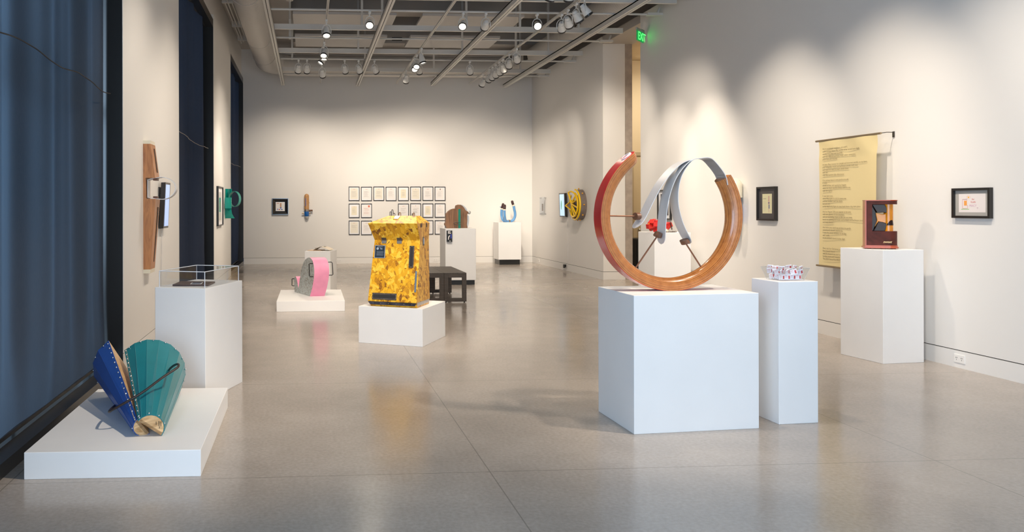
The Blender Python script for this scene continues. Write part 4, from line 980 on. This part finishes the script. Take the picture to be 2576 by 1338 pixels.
# wire loops on the roof
def wl(x, y, h, w_, m=M_dsteel, r_=.004):
    b = B(); P = [L(x, y, 1.39), L(x, y, 1.39 + h * .8), L(x + w_ * .15, y, 1.39 + h * .95), L(x + w_ / 2, y, 1.39 + h), L(x + w_ * .85, y, 1.39 + h * .95), L(x + w_, y, 1.39 + h * .8), L(x + w_, y, 1.39)]
    b.tube(P, r_, 7); b.build('wire_loop', m, t, True)
M_cop = mat('copper_wire', (.4, .25, .15), .3, metal=.8)
wl(.352, .20, .075, .018); wl(.375, .20, .052, .016); wl(.33, .2, .035, .022); wl(.262, .2, .042, .02, M_cop, .005); wl(.10, .2, .038, .014, M_cop, .005); wl(.118, .2, .03, .01)
b = B(); b.box((0, 0, 0), (.05, .04, .012), frameT(L(.34, .18, 1.392), el, er)); b.build('loop_base', M_walnut, t)

# ================================================================== BENCH
t = thing('bench', 'dark slatted wood bench of two joined units behind the yellow cabinet', 'bench', (1.9, 12.4, 0))
XB1 = atZ(1174, 761, 0).x; yb0 = 12.03; zt = .445
x_mid = atZ(1116.5, 761, 0).x
def bench_unit(x0, x1):
    b = B(); fw = .065
    for (ya, yb_) in ((yb0, yb0 + .05), (yb0 + 1.27, yb0 + 1.32)):
        b.box((x0, ya, .015), (x0 + fw, yb_, zt)); b.box((x1 - fw, ya, .015), (x1, yb_, zt)); b.box((x0 + fw, ya, .015), (x1 - fw, yb_, .07)); b.box((x0 + fw, ya, zt - .055), (x1 - fw, yb_, zt))
    b.box((x0, yb0 + .05, zt - .055), (x0 + .03, yb0 + 1.27, zt)); b.box((x1 - .03, yb0 + .05, zt - .055), (x1, yb0 + 1.27, zt))
    b.build('leg_frame', M_bench, t, bevel=.002)
    b = B(); nsl = 9; w_ = (x1 - x0) / nsl
    for k in range(nsl): b.box((x0 + k * w_ + .001, yb0 + .0, zt), (x0 + (k + 1) * w_ - .001, yb0 + 1.32, zt + .018))
    b.build('seat', M_bench, t)
    for xx in (x0 + .03, x1 - .03):
        for yy in (yb0 + .025, yb0 + 1.295):
            b = B(); b.cyl((xx, yy, 0), (xx, yy, .016), .012, n=10); b.build('foot', M_slot, t)
bench_unit(x_mid + .002, XB1); bench_unit(x_mid - (XB1 - x_mid) - .002, x_mid - .002)

# ================================================================== BROWN WOODEN SCULPTURE (bread-loaf slices)
YT = 15.0
def PT(px, py, Y=YT): return atY(px, py, Y)
t = thing('toaster_sculpture', 'brown wooden round-shouldered sculpture with a green stripe on its pedestal', 'sculpture', (2.85, YT, 1.075))
def T6(x, y): return 1090 + x / 11.154, 500 + y / 11.154
front = [(370, 830), (365, 770), (330, 740), (330, 690), (352, 670), (358, 600), (356, 470), (350, 430), (385, 400), (430, 350), (490, 305), (560, 280), (620, 272), (650, 272), (652, 830)]
back = [(640, 830), (630, 240), (640, 190), (700, 165), (760, 168), (820, 200), (870, 255), (905, 320), (950, 350), (990, 370), (960, 430), (950, 470), (955, 600), (945, 720), (960, 800), (960, 830)]
def slab(pts, Y, dy, m, nm):
    P = [PT(*T6(*p), Y) for p in pts]
    for p in P: p.z = max(p.z, 1.0765)
    b = B(); b.prism(P, (0, dy, 0)); return b.build(nm, m, t, 60)
slab(front, 14.95, .12, M_brownw, 'front_slab')
slab(back, 15.10, .10, M_brownw, 'rear_slab')
slab([(655, 830), (655, 275), (700, 275), (700, 830)], 14.93, .15, M_brownw, 'centre_post')
slab([(702, 830), (702, 288), (764, 288), (764, 830)], 14.94, .14, M_green, 'green_stripe')
M_chr = mat('silver_trim', (.6, .62, .62), .3, metal=.4)
slab([(770, 165), (820, 170), (880, 215), (930, 270), (960, 325), (950, 340), (905, 320), (870, 255), (820, 200)], 15.12, .08, M_chr, 'silver_trim')
slab([(955, 460), (1000, 470), (1010, 560), (1000, 680), (975, 790), (925, 795), (945, 720), (955, 600)], 15.12, .08, M_chr, 'silver_trim')
b = B(); p = PT(*T6(1005, 385), 15.15); b.sphere(p, .034, 14, 10); b.build('knob', M_chr, t, True)
b = B(); P = [PT(*T6(*q), 14.90) for q in ((775, 660), (690, 660), (610, 660), (582, 670), (578, 690), (582, 718), (610, 722), (690, 720), (775, 720))]; b.tube(P, .006, 8); b.build('wire_handle', M_dsteel, t, True)
t = thing('display_box', 'black printed box stuck on the front of the brown sculpture pedestal', 'box', PT(1130, 600, 14.75))
p0 = PT(*T6(380, 890), 14.71); p1 = PT(*T6(532, 1205), 14.71)
b = B(); b.box((p0.x, 14.705, p1.z), (p1.x, 14.749, p0.z)); b.build('box_body', M_blk, t)
b = B(); bx0, bz0, bw_, bh_ = p0.x, p1.z, p1.x - p0.x, p0.z - p1.z
for (u0, u1, v0, v1) in ((.2, .7, .90, .95), (.2, .5, .84, .88), (.2, .75, .78, .82), (.2, .75, .72, .76), (.45, .7, .04, .09)): b.box((bx0 + u0 * bw_, 14.7035, bz0 + v0 * bh_), (bx0 + u1 * bw_, 14.705, bz0 + v1 * bh_))
b.prism([(bx0 + .2 * bw_, 14.7035, bz0 + .2 * bh_), (bx0 + .35 * bw_, 14.7035, bz0 + .18 * bh_), (bx0 + .4 * bw_, 14.7035, bz0 + .4 * bh_), (bx0 + .6 * bw_, 14.7035, bz0 + .55 * bh_), (bx0 + .45 * bw_, 14.7035, bz0 + .57 * bh_), (bx0 + .25 * bw_, 14.7035, bz0 + .45 * bh_)], (0, .001, 0)); b.build('box_print', M_paper, t)
b = B(); b.box((bx0 + .68 * bw_, 14.7035, bz0 + .3 * bh_), (bx0 + .88 * bw_, 14.705, bz0 + .68 * bh_)); b.build('box_print_blue', mat('print_violet', (.05, .08, .5), .4), t)

# ================================================================== BLUE HORSESHOE
YH = 19.95
t = thing('horseshoe_sculpture', 'light blue three-armed horseshoe with dark brown tips in the far corner', 'sculpture', atY(1279, 560, YH))
def HH(x, y, Y=YH): return atY(1240 + x / 14.86, 490 + y / 14.86, Y) + V((0, 0, .008))
def arm(pts, capn, nm, Y):
    P = smooth([HH(x, y, Yk) for (x, y, Yk) in pts], 6); r_ = .034
    n = len(P); 
    b = B(); b.tube(P[:capn + 1], r_, 18); b.build(nm, M_ltblue, t, 60)
    b = B(); b.tube(P[capn - 1:capn + 2], r_ * 1.02, 18); b.build('cream_band', M_cream, t, 60)
    Q = P[capn + 1:]; d = (Q[-1] - Q[-2]).normalized(); Q = Q + [Q[-1] + d * r_ * k for k in (.35, .6, .8, .92)]; rs = [r_] * (len(Q) - 4) + [r_ * .93, r_ * .78, r_ * .55, r_ * .25]
    b = B(); b.tube(Q, rs, 18); b.build('brown_tip', M_choc, t, 60)
a_ = [(590, 1000, 19.95), (660, 998, 19.95), (760, 950, 19.95), (822, 820, 19.95), (825, 680, 19.95), (800, 560, 19.95), (780, 450, 19.95), (735, 320, 19.95), (722, 265, 19.95)]
arm(a_, 38, 'blue_arm', YH)
a_ = [(590, 1000, 19.95), (500, 1000, 19.9), (460, 940, 19.85), (440, 820, 19.8), (430, 700, 19.8), (430, 570, 19.8), (440, 470, 19.8), (442, 415, 19.8)]
arm(a_, 30, 'blue_arm', YH)
a_ = [(590, 1000, 19.95), (460, 1000, 19.98), (375, 950, 20.05), (330, 820, 20.1), (322, 680, 20.1), (335, 540, 20.1), (365, 420, 20.1), (378, 365, 20.1)]
arm(a_, 30, 'blue_arm', YH)
b = B(); b.cyl(HH(530, 1000), HH(645, 1000), .037, n=18); b.build('collar', mat('collar_brass', (.3, .22, .14), .3, metal=.6, noise=.4, nscale=60), t, 60)
b = B(); b.tube([HH(285 + 18 * math.cos(q), 467 + 18 * math.sin(q), 20.1) for q in [2 * PI * k / 12 for k in range(13)]], .005, 6); b.build('blue_ring', M_blue, t, True)

# ================================================================== FAR RIGHT WALL WORKS
t = thing('acrylic_panel', 'small clear acrylic panel with a printed sheet on the far right wall', 'sign', (XR, 19.5, 1.5))
b = B(); b.box((XR - .045, 19.3, 1.28), (XR - .04, 19.72, 1.73)); b.build('clear_plate', M_acr, t)
b = B(); b.box((XR - .039, 19.38, 1.33), (XR - .036, 19.66, 1.67)); sh = b.build('printed_sheet', M_paper, t)
b = B(); b.box((XR - .041, 19.42, 1.38), (XR - .0395, 19.54, 1.56)); b.build('print_photo', mat('print_brown', (.25, .2, .17), .6, noise=.4, nscale=40), sh)
for (yy, zz_) in ((19.32, 1.30), (19.70, 1.30), (19.32, 1.71), (19.70, 1.71)):
    b = B(); b.cyl((XR, yy, zz_), (XR - .05, yy, zz_), .012, n=10); b.build('standoff', M_steel, t)
scr2 = mat('screen_glow_light', (.35, .55, .8), .2, emit=.35, ecol=(.55, .78, 1))
tt, c_, ins = screen('wall_screen', 'upright black tablet with pale blue page on the far right wall', [(5.885, 18.02, 1.80), (5.885, 17.62, 1.80), (5.905, 17.62, 1.25), (5.905, 18.02, 1.25)], (-1, 0, 0), .055, scr2,
       [(5.965, 17.70, 1.26), (5.97, 17.66, 1.1), (5.972, 17.64, .5), (5.972, 17.64, .2), (5.96, 17.68, .11), (5.95, 17.76, .06), (5.95, 17.82, .09)], ((5.93, 17.78, .06), (5.98, 17.87, .14)))
b = B(); lp = []
for k in range(8):
    z = 1.42 + .03 * k; ww = .022 * math.sin(PI * (k + .7) / 8.6) + .006; lp.append([(5.878, 17.83 - ww, z), (5.878, 17.83 + ww, z), (5.8775, 17.83 + ww, z), (5.8775, 17.83 - ww, z)])
b.loft([[V(q) + V(((z_ - 1.25) * -.0 + .0, 0, 0)) for q in l for z_ in [l[0][2]]] for l in lp]); b.build('green_picture', mat('screen_green', (.05, .3, .08), .4, emit=.15, ecol=(.1, .5, .15)), tt)
b = B(); b.box((5.93, 17.7, 1.4), (XR, 17.95, 1.6)); b.build('wall_mount', M_black, tt)

# yellow wheel
YW, ZW, RW = 16.75, 1.53, .335
t = thing('wheel_sculpture', 'yellow spoked half wheel with grey-brown sides on the far right wall', 'sculpture', (XR, YW, ZW))
def CW(a, r_, x): return V((x, YW + r_ * math.cos(a), ZW + r_ * math.sin(a)))
# rim shell from 100deg (left-top gap) ; angle 0 = far side (+Y, left in view)
A0, A1 = math.radians(-262), math.radians(18)
loops = []
for k in range(49):
    a = A0 + (A1 - A0) * k / 48; loops.append([CW(a, RW, XR - .002), CW(a, RW, 5.84), CW(a, RW - .02, 5.84), CW(a, RW - .02, XR - .002)])
b = B(); b.loft(loops); b.build('rim_side', M_greyw, t, 40)
def bar(pts, r_, nm, m=M_yel): b = B(); b.tube(pts, r_, 10); b.build(nm, m, t, 60)
bar([CW(A0 - .12 + (A1 - A0 + .12) * k / 48, RW - .01, 5.83) for k in range(49)], .022, 'yellow_rim')
bar([CW(math.radians(-250) + math.radians(300) * k / 40, RW - .07, 5.80) for k in range(41)], .020, 'yellow_rim')
HUB = V((5.76, YW + .03, ZW + .02))
for dg_ in (-235, -205, -165, -128, -100, -60): bar([HUB, CW(math.radians(dg_), RW - .06, 5.80)], .017, 'spoke')
# black-brown recess panels between the spokes and the projecting wedge
b = B(); b.prism([CW(2 * PI * k / 30, RW - .03, XR - .004) for k in range(30)], (-.01, 0, 0)); b.build('back_panel', M_greyw, t)
TIP = V((5.72, YW + .30, ZW - .02)); q1 = V((5.78, YW + .08, ZW + .09)); q2 = V((5.78, YW + .10, ZW - .12))
bar([q1, TIP], .015, 'spoke'); bar([q2, TIP], .015, 'spoke'); b = B(); b.prism([q1, TIP, q2], (.03, 0, 0)); b.build('wedge_panel', M_greyw, t)
bar([V((5.74, YW + .17, ZW + .27)), V((5.76, YW + .1, ZW + .1)), HUB], .018, 'spoke')
bar(smooth([V((5.74, YW + .17, ZW + .27)), V((5.76, YW + .05, ZW + .29)), V((5.79, YW - .08, ZW + .24)), V((5.80, YW - .18, ZW + .12))], 5), .018, 'spoke')
for dg_ in (-268, -225, -180, -140, -105, -80):
    b = B(); b.sphere(CW(math.radians(dg_), RW + .012, 5.91), .018, 10, 7); b.build('yellow_peg', mat('orange_peg', (.75, .36, .03), .35), t, True)

# ================================================================== RIGHT NEAR WALL WORKS
tt, T, zz, art = picture('picture_frame', 'narrow black-framed picture behind the red sculpture, seen through the ring', (XR, 12.73, 1.52), (0, -1, 0), .48, .50, .02, .035, (M_black, M_matte, mat('print_dark', (.06, .05, .05), .3, noise=.8, nscale=14)), (.6, .72))
t = thing('cream_capsule', 'tall cream and blue rounded piece on the right wall behind the ring edge', 'sculpture', (XR, 10.4, 1.42))
def cap_loops(prof, yc_, R1=.10, Rx=.085):
    return [[V((XR - .09 + Rx * k_ * math.cos(2 * PI * j / 24), yc_ + R1 * k_ * math.sin(2 * PI * j / 24), z)) for j in range(24)] for k_, z in prof]
yc_ = 10.42
b = B(); b.loft(cap_loops([(1, 1.61)] + [(math.cos(q), 1.77 + .11 * math.sin(q)) for q in [PI / 2 * k / 8 for k in range(8)]] + [(.05, 1.88)], yc_)); b.build('cream_top', M_cream, t, 50)
b = B(); b.loft(cap_loops([(.72, 1.50), (.72, 1.61)], yc_)); b.build('grey_neck', mat('grey_metal', (.35, .36, .38), .35, metal=.5), t, 50)
b = B(); b.loft(cap_loops([(.86, 1.26), (.88, 1.51)], yc_)); b.build('blue_band', mat('royal_blue', (.01, .06, .38), .3), t, 50)
b = B(); b.loft(cap_loops([(.05, .97), (.3, 1.0), (.5, 1.06), (.72, 1.16), (.84, 1.26)], yc_)); b.build('cream_tip', M_cream, t, 50)
for zz_ in (1.66, 1.80):
    b = B(); b.box((XR - .19, yc_ + .0, zz_ - .05), (XR - .165, yc_ + .07, zz_ + .02)); b.build('black_clip', M_blk, t)
tt, T, zz, art = picture('picture_frame', 'black-framed dark picture with a small cream card, left of the banner', (XR, 9.79, 1.525), (0, -1, 0), .42, .44, .022, .04, (M_black, mat('dark_mat', (.075, .068, .07), .18), mat('card_cream', (.74, .70, .45), .5)), (.50, .58))
# tint is a notebook page: heading, lines and the tool drawing
b = B(); b.box((-.085, .06, zz), (-.02, .07, zz + .0006), T)
for k in range(8): b.box((-.085, .03 - .017 * k, zz), (-.03 + .006 * (k % 3), .032 - .017 * k, zz + .0006), T)
b.build('card_writing', mat('card_ink', (.45, .40, .28), .6), art)
b = B(); b.box((.028, -.01, zz), (.05, .10, zz + .0006), T); b.box((.034, -.115, zz), (.044, -.06, zz + .0006), T); b.build('drawn_handle', mat('print_rose', (.6, .36, .32), .5), art)
b = B(); b.box((.036, -.065, zz), (.052, -.012, zz + .0008), T); b.box((.02, .005, zz), (.058, .014, zz + .0008), T); b.build('drawn_blade', mat('print_navy', (.03, .06, .25), .5), art)
tt, T, zz, art = picture('picture_frame', 'black-framed child drawing of a sun at the far right of the wall', (XR, 6.648, 1.518), (0, -1, 0), .405, .272, .021, .035, (M_black, mat('grey_mat', (.42, .40, .37), .5), mat('drawing_paper', (.80, .74, .72), .5)), (.70, .62))
M_cr = mat('crayon_red', (.62, .22, .2), .6); M_co = mat('crayon_orange', (.85, .36, .08), .6); M_cg = mat('crayon_green', (.3, .6, .2), .6); M_cp = mat('crayon_pink', (.68, .45, .55), .6)
def strokes(lst, m, nm, r_=.0012):
    b = B()
    for P in lst: b.tube([T @ V((x, y, zz + .001)) for x, y in P], r_, 4)
    b.build(nm, m, art)
strokes([[(-.10, -.048), (-.10, .035), (-.052, .035), (-.052, .022)], [(-.052, -.02), (-.046, -.02), (-.046, -.048), (-.10, -.048)]], M_cr, 'drawn_house')
b = B(); b.box((-.084, -.022, zz), (-.054, .022, zz + .0008), T); b.box((-.115, -.058, zz), (-.03, -.053, zz + .0008), T); b.m = [0] * 6 + [1] * 6; b.build('drawn_window', [M_co, M_cg], art)
b = B(); b.prism([T @ V((-.036 + .007 * math.cos(2 * PI * k / 12), .052 + .008 * math.sin(2 * PI * k / 12), zz)) for k in range(12)], T.to_3x3() @ V((0, 0, .001))); b.build('drawn_sun', mat('crayon_yellow', (.9, .45, .05), .6), art)
strokes([[(-.036 + .012 * math.cos(q), .052 + .012 * math.sin(q)), (-.036 + .024 * math.cos(q), .052 + .02 * math.sin(q))] for q in [2 * PI * k / 9 for k in range(9)]], M_co, 'sun_rays', .0007)
text_mesh('drawn_words', 'for', .022, T @ Matrix.Translation((.0, .028, zz + .0004)), M_cr, art)
text_mesh('drawn_words', 'Keith', .024, T @ Matrix.Translation((-.012, .002, zz + .0004)), M_cr, art)
text_mesh('drawn_words', 'MACY', .028, T @ Matrix.Translation((-.028, -.032, zz + .0004)), M_cp, art)
strokes([[(.058, -.052), (.052, -.042), (.056, -.038), (.059, -.043), (.063, -.037), (.066, -.043), (.058, -.054)]], M_cp, 'drawn_heart', .0007)

# banner
XBn = 5.82; ya, yz = 8.55, 7.63; ztop, zbot = 2.235, .815
t = thing('banner', 'cream cloth banner printed with a poem, hung by rods on the right wall', 'banner', (XBn, 8.1, 1.5))
vs = []; fs = []; nu, nv = 26, 50
for j in range(nv + 1):
    q = j / nv; z = zbot + (ztop - zbot) * q
    for i in range(nu + 1):
        u = i / nu; x = XBn + .006 * math.sin(u * 9 + 2.2 * q) * (1 - q) + (.012 * math.sin(u * 13 + 1) * max(0, (q - .86) / .14) * (1 - (q - .86) / .14) * 3 if q > .86 else 0)
        pin = .022 * math.sin(PI * min(1, q * 1.0)) * (1 - 2 * u) * .6
        vs.append((x, ya + (yz - ya) * u - pin, z))
for j in range(nv):
    for i in range(nu): p = j * (nu + 1) + i; fs.append((p, p + 1, p + nu + 2, p + nu + 1))
b = B(); b.add(vs, fs); b.build('cloth', M_banner, t, 180)
for zr, ov in ((ztop, .05), (zbot, .045)):
    b = B(); b.cyl((XBn + .004, ya + ov, zr), (XBn + .004, yz - ov, zr), .011, n=12); b.build('rod', mat('rod_bronze', (.35, .27, .17), .35, metal=.6), t, True)
for yy in (ya + .03, yz - .03):
    b = B(); b.tube([(XBn, yy, ztop), (XBn + .08, yy, ztop + .012), (XR - .004, yy, ztop + .012)], .004, 6); b.box((XR - .012, yy - .01, ztop - .04), (XR, yy + .01, ztop + .02)); b.build('wall_bracket', M_dsteel, t)
POEM = """We're accidental neighbors, you and I,
with a privacy fence that neither of us would have built,
dividing two men not dissimilar
and very different gardens, mine rather untended,
yours lush and colorful

As little Macy invents her playful and innocent worlds on my lawn,
your unfamiliar music and barbeque smoke waft over
and make me want to learn about them
and I do
over the sunniest July afternoons

Our privacy fence is not good at its job.
It leaks,
slowly at first, and openly by August
when we share zucchini bread and secrets
right through it

It was bad news,
when Macy gets so sick it scares me
and her mother can't be there,
but you are,
as her tiny body fights its way back from a big dark place

And on August 27th you appear at my gate
with two glasses of rare bourbon
and on rose/siding chairs in the sun we toast,
here's to painting and music and ordeals and barbeque smoke
and leaky fences

And when you stand up and kiss me gently,
somehow it doesn't startle me,
I taste the sweet whiskey on my lips
and I smile
as you sit back down in your chair.

-

Macy says for Christmas you get a
Best Friend Award
and she draws it on your card
but her mom and I rename it
The 2024 Sweet Kiss Bourbon Award"""
Tb = frameT(V((XBn - .012, ya - .085, ztop - .108)), (0, -1, 0), (0, 0, 1))
text_mesh('poem_lettering', POEM, .0265, Tb, M_ink, t, line=1.11, depth=.0003)

# ================================================================== DARK RED SCULPTURE WITH GLASS
ang = math.radians(-29); s1 = V((math.cos(ang), math.sin(ang), 0)); s2 = V((-math.sin(ang), math.cos(ang), 0))   # s1 right, s2 away
oc = V((5.60, 7.27, 1.0755)); 
pL = atP(2174, 617, oc, s2); pR_ = atP(2257, 617, oc, s2); x0 = (pL - oc).dot(s1); x1 = (pR_ - oc).dot(s1)
zs = lambda py: atP(2215, py, oc, s2).z
t = thing('glass_box_sculpture', 'dark red wooden box frame holding amber glass forms on the right pedestal', 'sculpture', oc)
D2 = .075
def plan(x0_, x1_, d, rr_=None):   # rounded right end
    rr_ = rr_ or d; P = [(x0_, -d), (x1_ - rr_, -d)] + [(x1_ - rr_ + rr_ * math.sin(q), -d * math.cos(q)) for q in [PI * k / 14 for k in range(1, 14)]] + [(x1_ - rr_, d), (x0_, d)]
    return P
def slabz(P, z0, z1, m, nm, bev=0): b = B(); b.prism([oc + s1 * x + s2 * y + V((0, 0, z0 - oc.z)) for x, y in P], (0, 0, z1 - z0)); return b.build(nm, m, t, 40)
zt_, zo1, zo0, zb_ = zs(503), zs(514), zs(581), 1.0755
cw = (x1 - x0) * .21
slabz(plan(x0 - .012, x1 + .012, D2 + .012), zb_ + .008, zb_ + .022, M_mahogr, 'foot_moulding')
slabz(plan(x0 - .004, x1 + .004, D2 + .004), zb_ + .022, zb_ + .036, M_mahogr, 'foot_moulding')
for xx in (x0 + .02, (x0 + x1) / 2, x1 - .05): slabz([(xx, -.06), (xx + .03, -.06), (xx + .03, .06), (xx, .06)], zb_, zb_ + .008, M_mahog, 'foot')
slabz(plan(x0, x1, D2), zb_ + .036, zo0, M_mahog, 'lower_block')
slabz([(x0, -D2), (x0 + cw, -D2), (x0 + cw, D2), (x0, D2)], zo0, zo1, M_mahog, 'left_column')
slabz(plan(x0, x1, D2), zo1, zt_ - .008, M_mahog, 'top_slab')
slabz(plan(x0 - .004, x1 + .004, D2 + .004), zt_ - .008, zt_, M_mahogr, 'top_edge')
slabz([(x0 - .002, -D2 - .002), (x0 + .008, -D2 - .002), (x0 + .008, D2), (x0 - .002, D2)], zb_ + .036, zt_ - .008, M_mahogr, 'corner_edge')
gx = x1 - .072
b = B(); gz = [zo0, zo0 + .06, zo1 - .07, zo1]
def GP(x, y, z): return oc + s1 * x + s2 * y + V((0, 0, z - oc.z))
b.cyl(GP(gx, 0, zo0), GP(gx, 0, zo1), .040, n=28); b.build('amber_cylinder', M_amber, t, 50)
b = B(); b.cyl(GP(gx + .004, -.006, zo0 + (zo1 - zo0) * .22), GP(gx + .004, -.006, zo0 + (zo1 - zo0) * .54), .0375, .030, n=20); b.build('dark_core', M_smoke, t, 50)
H = zo1 - zo0; xa = x0 + cw
def gpoly(pts, y0, y1, m, nm): b = B(); b.prism([GP(xa + u * .155, y0, zo0 + v * H) for u, v in pts], s2 * (y1 - y0)); return b.build(nm, m, t, bevel=.004)
gpoly([(.22, .68), (.55, .62), (.92, .66), (.98, .3), (.62, .30), (.38, .36), (.16, .16), (.30, .40)], -.03, .03, M_amber, 'amber_star')
gpoly([(.02, 1.0), (.70, 1.0), (1.0, .64), (.62, .70), (.30, .68)], -.035, .035, M_smoke, 'dark_glass')
gpoly([(.10, .0), (.72, .0), (.80, .22), (.98, .14), (.98, .24), (.60, .34), (.36, .36)], -.035, .035, M_smoke, 'dark_glass')
gpoly([(.0, 1.0), (.06, 1.0), (.30, .66), (.34, .42), (.12, .0), (.0, .0)], .0, .05, M_smoke, 'dark_glass')
text_mesh('lettering', 'sweet', .034, frameT(GP(x0 + (x1 - x0) * .53, -D2 - .0025, zb_ + .06), s1, (0, 0, 1)), mat('gold_ink', (.85, .62, .32), .4), t, shear=.3, space=.85)

# ================================================================== BASKET OF PACKETS
bc = (V((3.212, 5.141, 0)) + V((3.509, 5.165, 0)) + V((3.195, 5.44, 0)) + V((3.492, 5.464, 0))) / 4; bz = .979
e_ = V((.997, .07, 0)).normalized(); f_ = V((-e_.y, e_.x, 0)); bc = V((bc.x - .005, bc.y - .02, bz))
t = thing('basket', 'clear flared plastic basket full of small packets on the narrow pedestal', 'basket', bc)
def bl(x, y, z): return bc + e_ * x + f_ * y + V((0, 0, z))
bw, bd, tw, td, bh = .088, .075, .115, .10, .088
lo = [bl(-bw, -bd, 0), bl(bw, -bd, 0), bl(bw, bd, 0), bl(-bw, bd, 0)]; hi = [bl(-tw, -td, bh), bl(tw, -td, bh), bl(tw, td, bh), bl(-tw, td, bh)]
b = B(); b.loft([lo, hi], False); b.add(lo, [(0, 1, 2, 3)]); b.build('clear_walls', M_acr, t)
b = B()
for k in range(4): b.cyl(hi[k], hi[(k + 1) % 4], .0018, n=5); b.cyl(lo[k], hi[k], .0014, n=5)
b.build('rim', mat('basket_rim', (.55, .52, .48), .3), t)
# packets: a white folded packet with a red panel
b = B(); b.box((-.022, -.003, -.019), (.022, .003, .019)); pk = b.build('packet', mat('packet_white', (.82, .80, .83), .4), None, bevel=.002)
M_prd = mat('packet_red', (.6, .06, .06), .5)
b = B(); b.box((.006, -.0036, -.012), (.017, -.0031, .010)); b.box((-.018, -.0036, -.001), (-.002, -.0031, 0)); b.box((-.018, -.0036, .008), (-.002, -.0031, .010)); b.box((-.02, .0031, -.002), (-.004, .0036, .004)); b.build('printed_panel', M_prd, pk)
rp = random.Random(5); firstp = True
for lay, zc in enumerate((.022, .058, .092)):
    nx, ny = ((4, 4), (4, 4), (3, 3))[lay]; f = 1 + lay * .13
    for i in range(nx):
        for j in range(ny):
            if lay == 2 and i != nx - 1 and rp.random() < .35: continue
            o = pk if firstp else pk.copy()
            if not firstp:
                COL.objects.link(o)
                for ch in pk.children: c = ch.copy(); COL.objects.link(c); c.parent = o
            firstp = False
            o.location = bl((i - (nx - 1) / 2) * (.150 / (nx - .4)) * f, (j - (ny - 1) / 2) * (.125 / (ny - .4)) * f, zc - (.012 if lay == 2 else 0) + rp.uniform(-.003, .003) * (lay > 0))
            if lay == 0 and j == 0: o.rotation_euler = (rp.uniform(-.1, .05), 0, rp.uniform(-.06, .14))
            else: o.rotation_euler = (rp.uniform(-.35, .35), rp.uniform(-.35, .35), rp.uniform(-1, 1))
            tag(o, 'small white and red folded packet inside the clear plastic basket', 'packet', 'packets in the clear basket')

# ================================================================== RED SCULPTURE WITH CHAIN
t = thing('red_star_sculpture', 'red blocky star sculpture with a chain on the pedestal seen through the ring', 'sculpture', (5.3, 11.55, 1.1))
def RS(px, py, Y=11.5): return atY(px, py, Y)
M_rd = mat('red_gloss', (.58, .02, .015), .3, coat=.3)
c_ = RS(1647, 570); c_.z = 1.205
for k, (ax_, L_) in enumerate((((1, .2, .15), .13), ((-.2, .3, 1), .095), ((.3, 1, -.2), .11), ((-.7, -.6, .6), .12), ((.6, -.6, .7), .10), ((.7, -.5, -.6), .10))):
    q = V(ax_).normalized().to_track_quat('Z', 'Y').to_matrix().to_4x4(); T = Matrix.Translation(c_) @ q
    b = B(); b.box((-.034, -.034, -L_), (.034, .034, L_), T); b.build('red_block', M_rd, t, bevel=.003)
c2 = RS(1677, 568)
for (ax_, L_, dx_) in (((1, 0, .35), .075, 0), ((.3, .2, -1), .05, .0)):
    q = V(ax_).normalized().to_track_quat('Z', 'Y').to_matrix().to_4x4(); b = B(); b.box((-.04, -.035, -L_), (.04, .035, L_), Matrix.Translation(c2) @ q); b.build('red_block', M_rd, t, bevel=.003)
b = B(); b.sphere(RS(1637, 566), .04, 14, 10); b.build('yellow_ball', M_yel, t, True)
p = RS(1676, 583); b = B(); b.cyl((p.x, p.y, 1.1), (p.x, p.y, 1.19), .035, .03, n=16); b.build('white_support', M_cream, t, True)
def link(c, d, up_, m=M_dsteel, L_=.016, r_=.008):
    d = V(d).normalized(); s = d.cross(V(up_)).normalized(); P = []
    for k in range(17):
        q = 2 * PI * k / 16; P.append(V(c) + d * L_ * math.cos(q) + s * r_ * math.sin(q))
    bb.tube(P, .0045, 6, False)
bb = B(); k = 0; p0 = RS(1687, 562, 11.45); 
for i in range(4): link(p0 + V((.006 * i, 0, -.026 * i)), (.1, 0, -1), (1, 0, 0) if i % 2 else (0, 1, 0))
q0 = RS(1694, 585, 11.42); q0.z = 1.108
for i in range(9): link(q0 + V((.03 - .026 * i, -.02 * math.sin(i * .5), 0)), (1, .1 * math.sin(i), 0), (0, 0, 1) if i % 2 else (0, 1, .4))
bb.build('chain', mat('rusty_chain', (.07, .045, .035), .5, metal=.5), t, True)
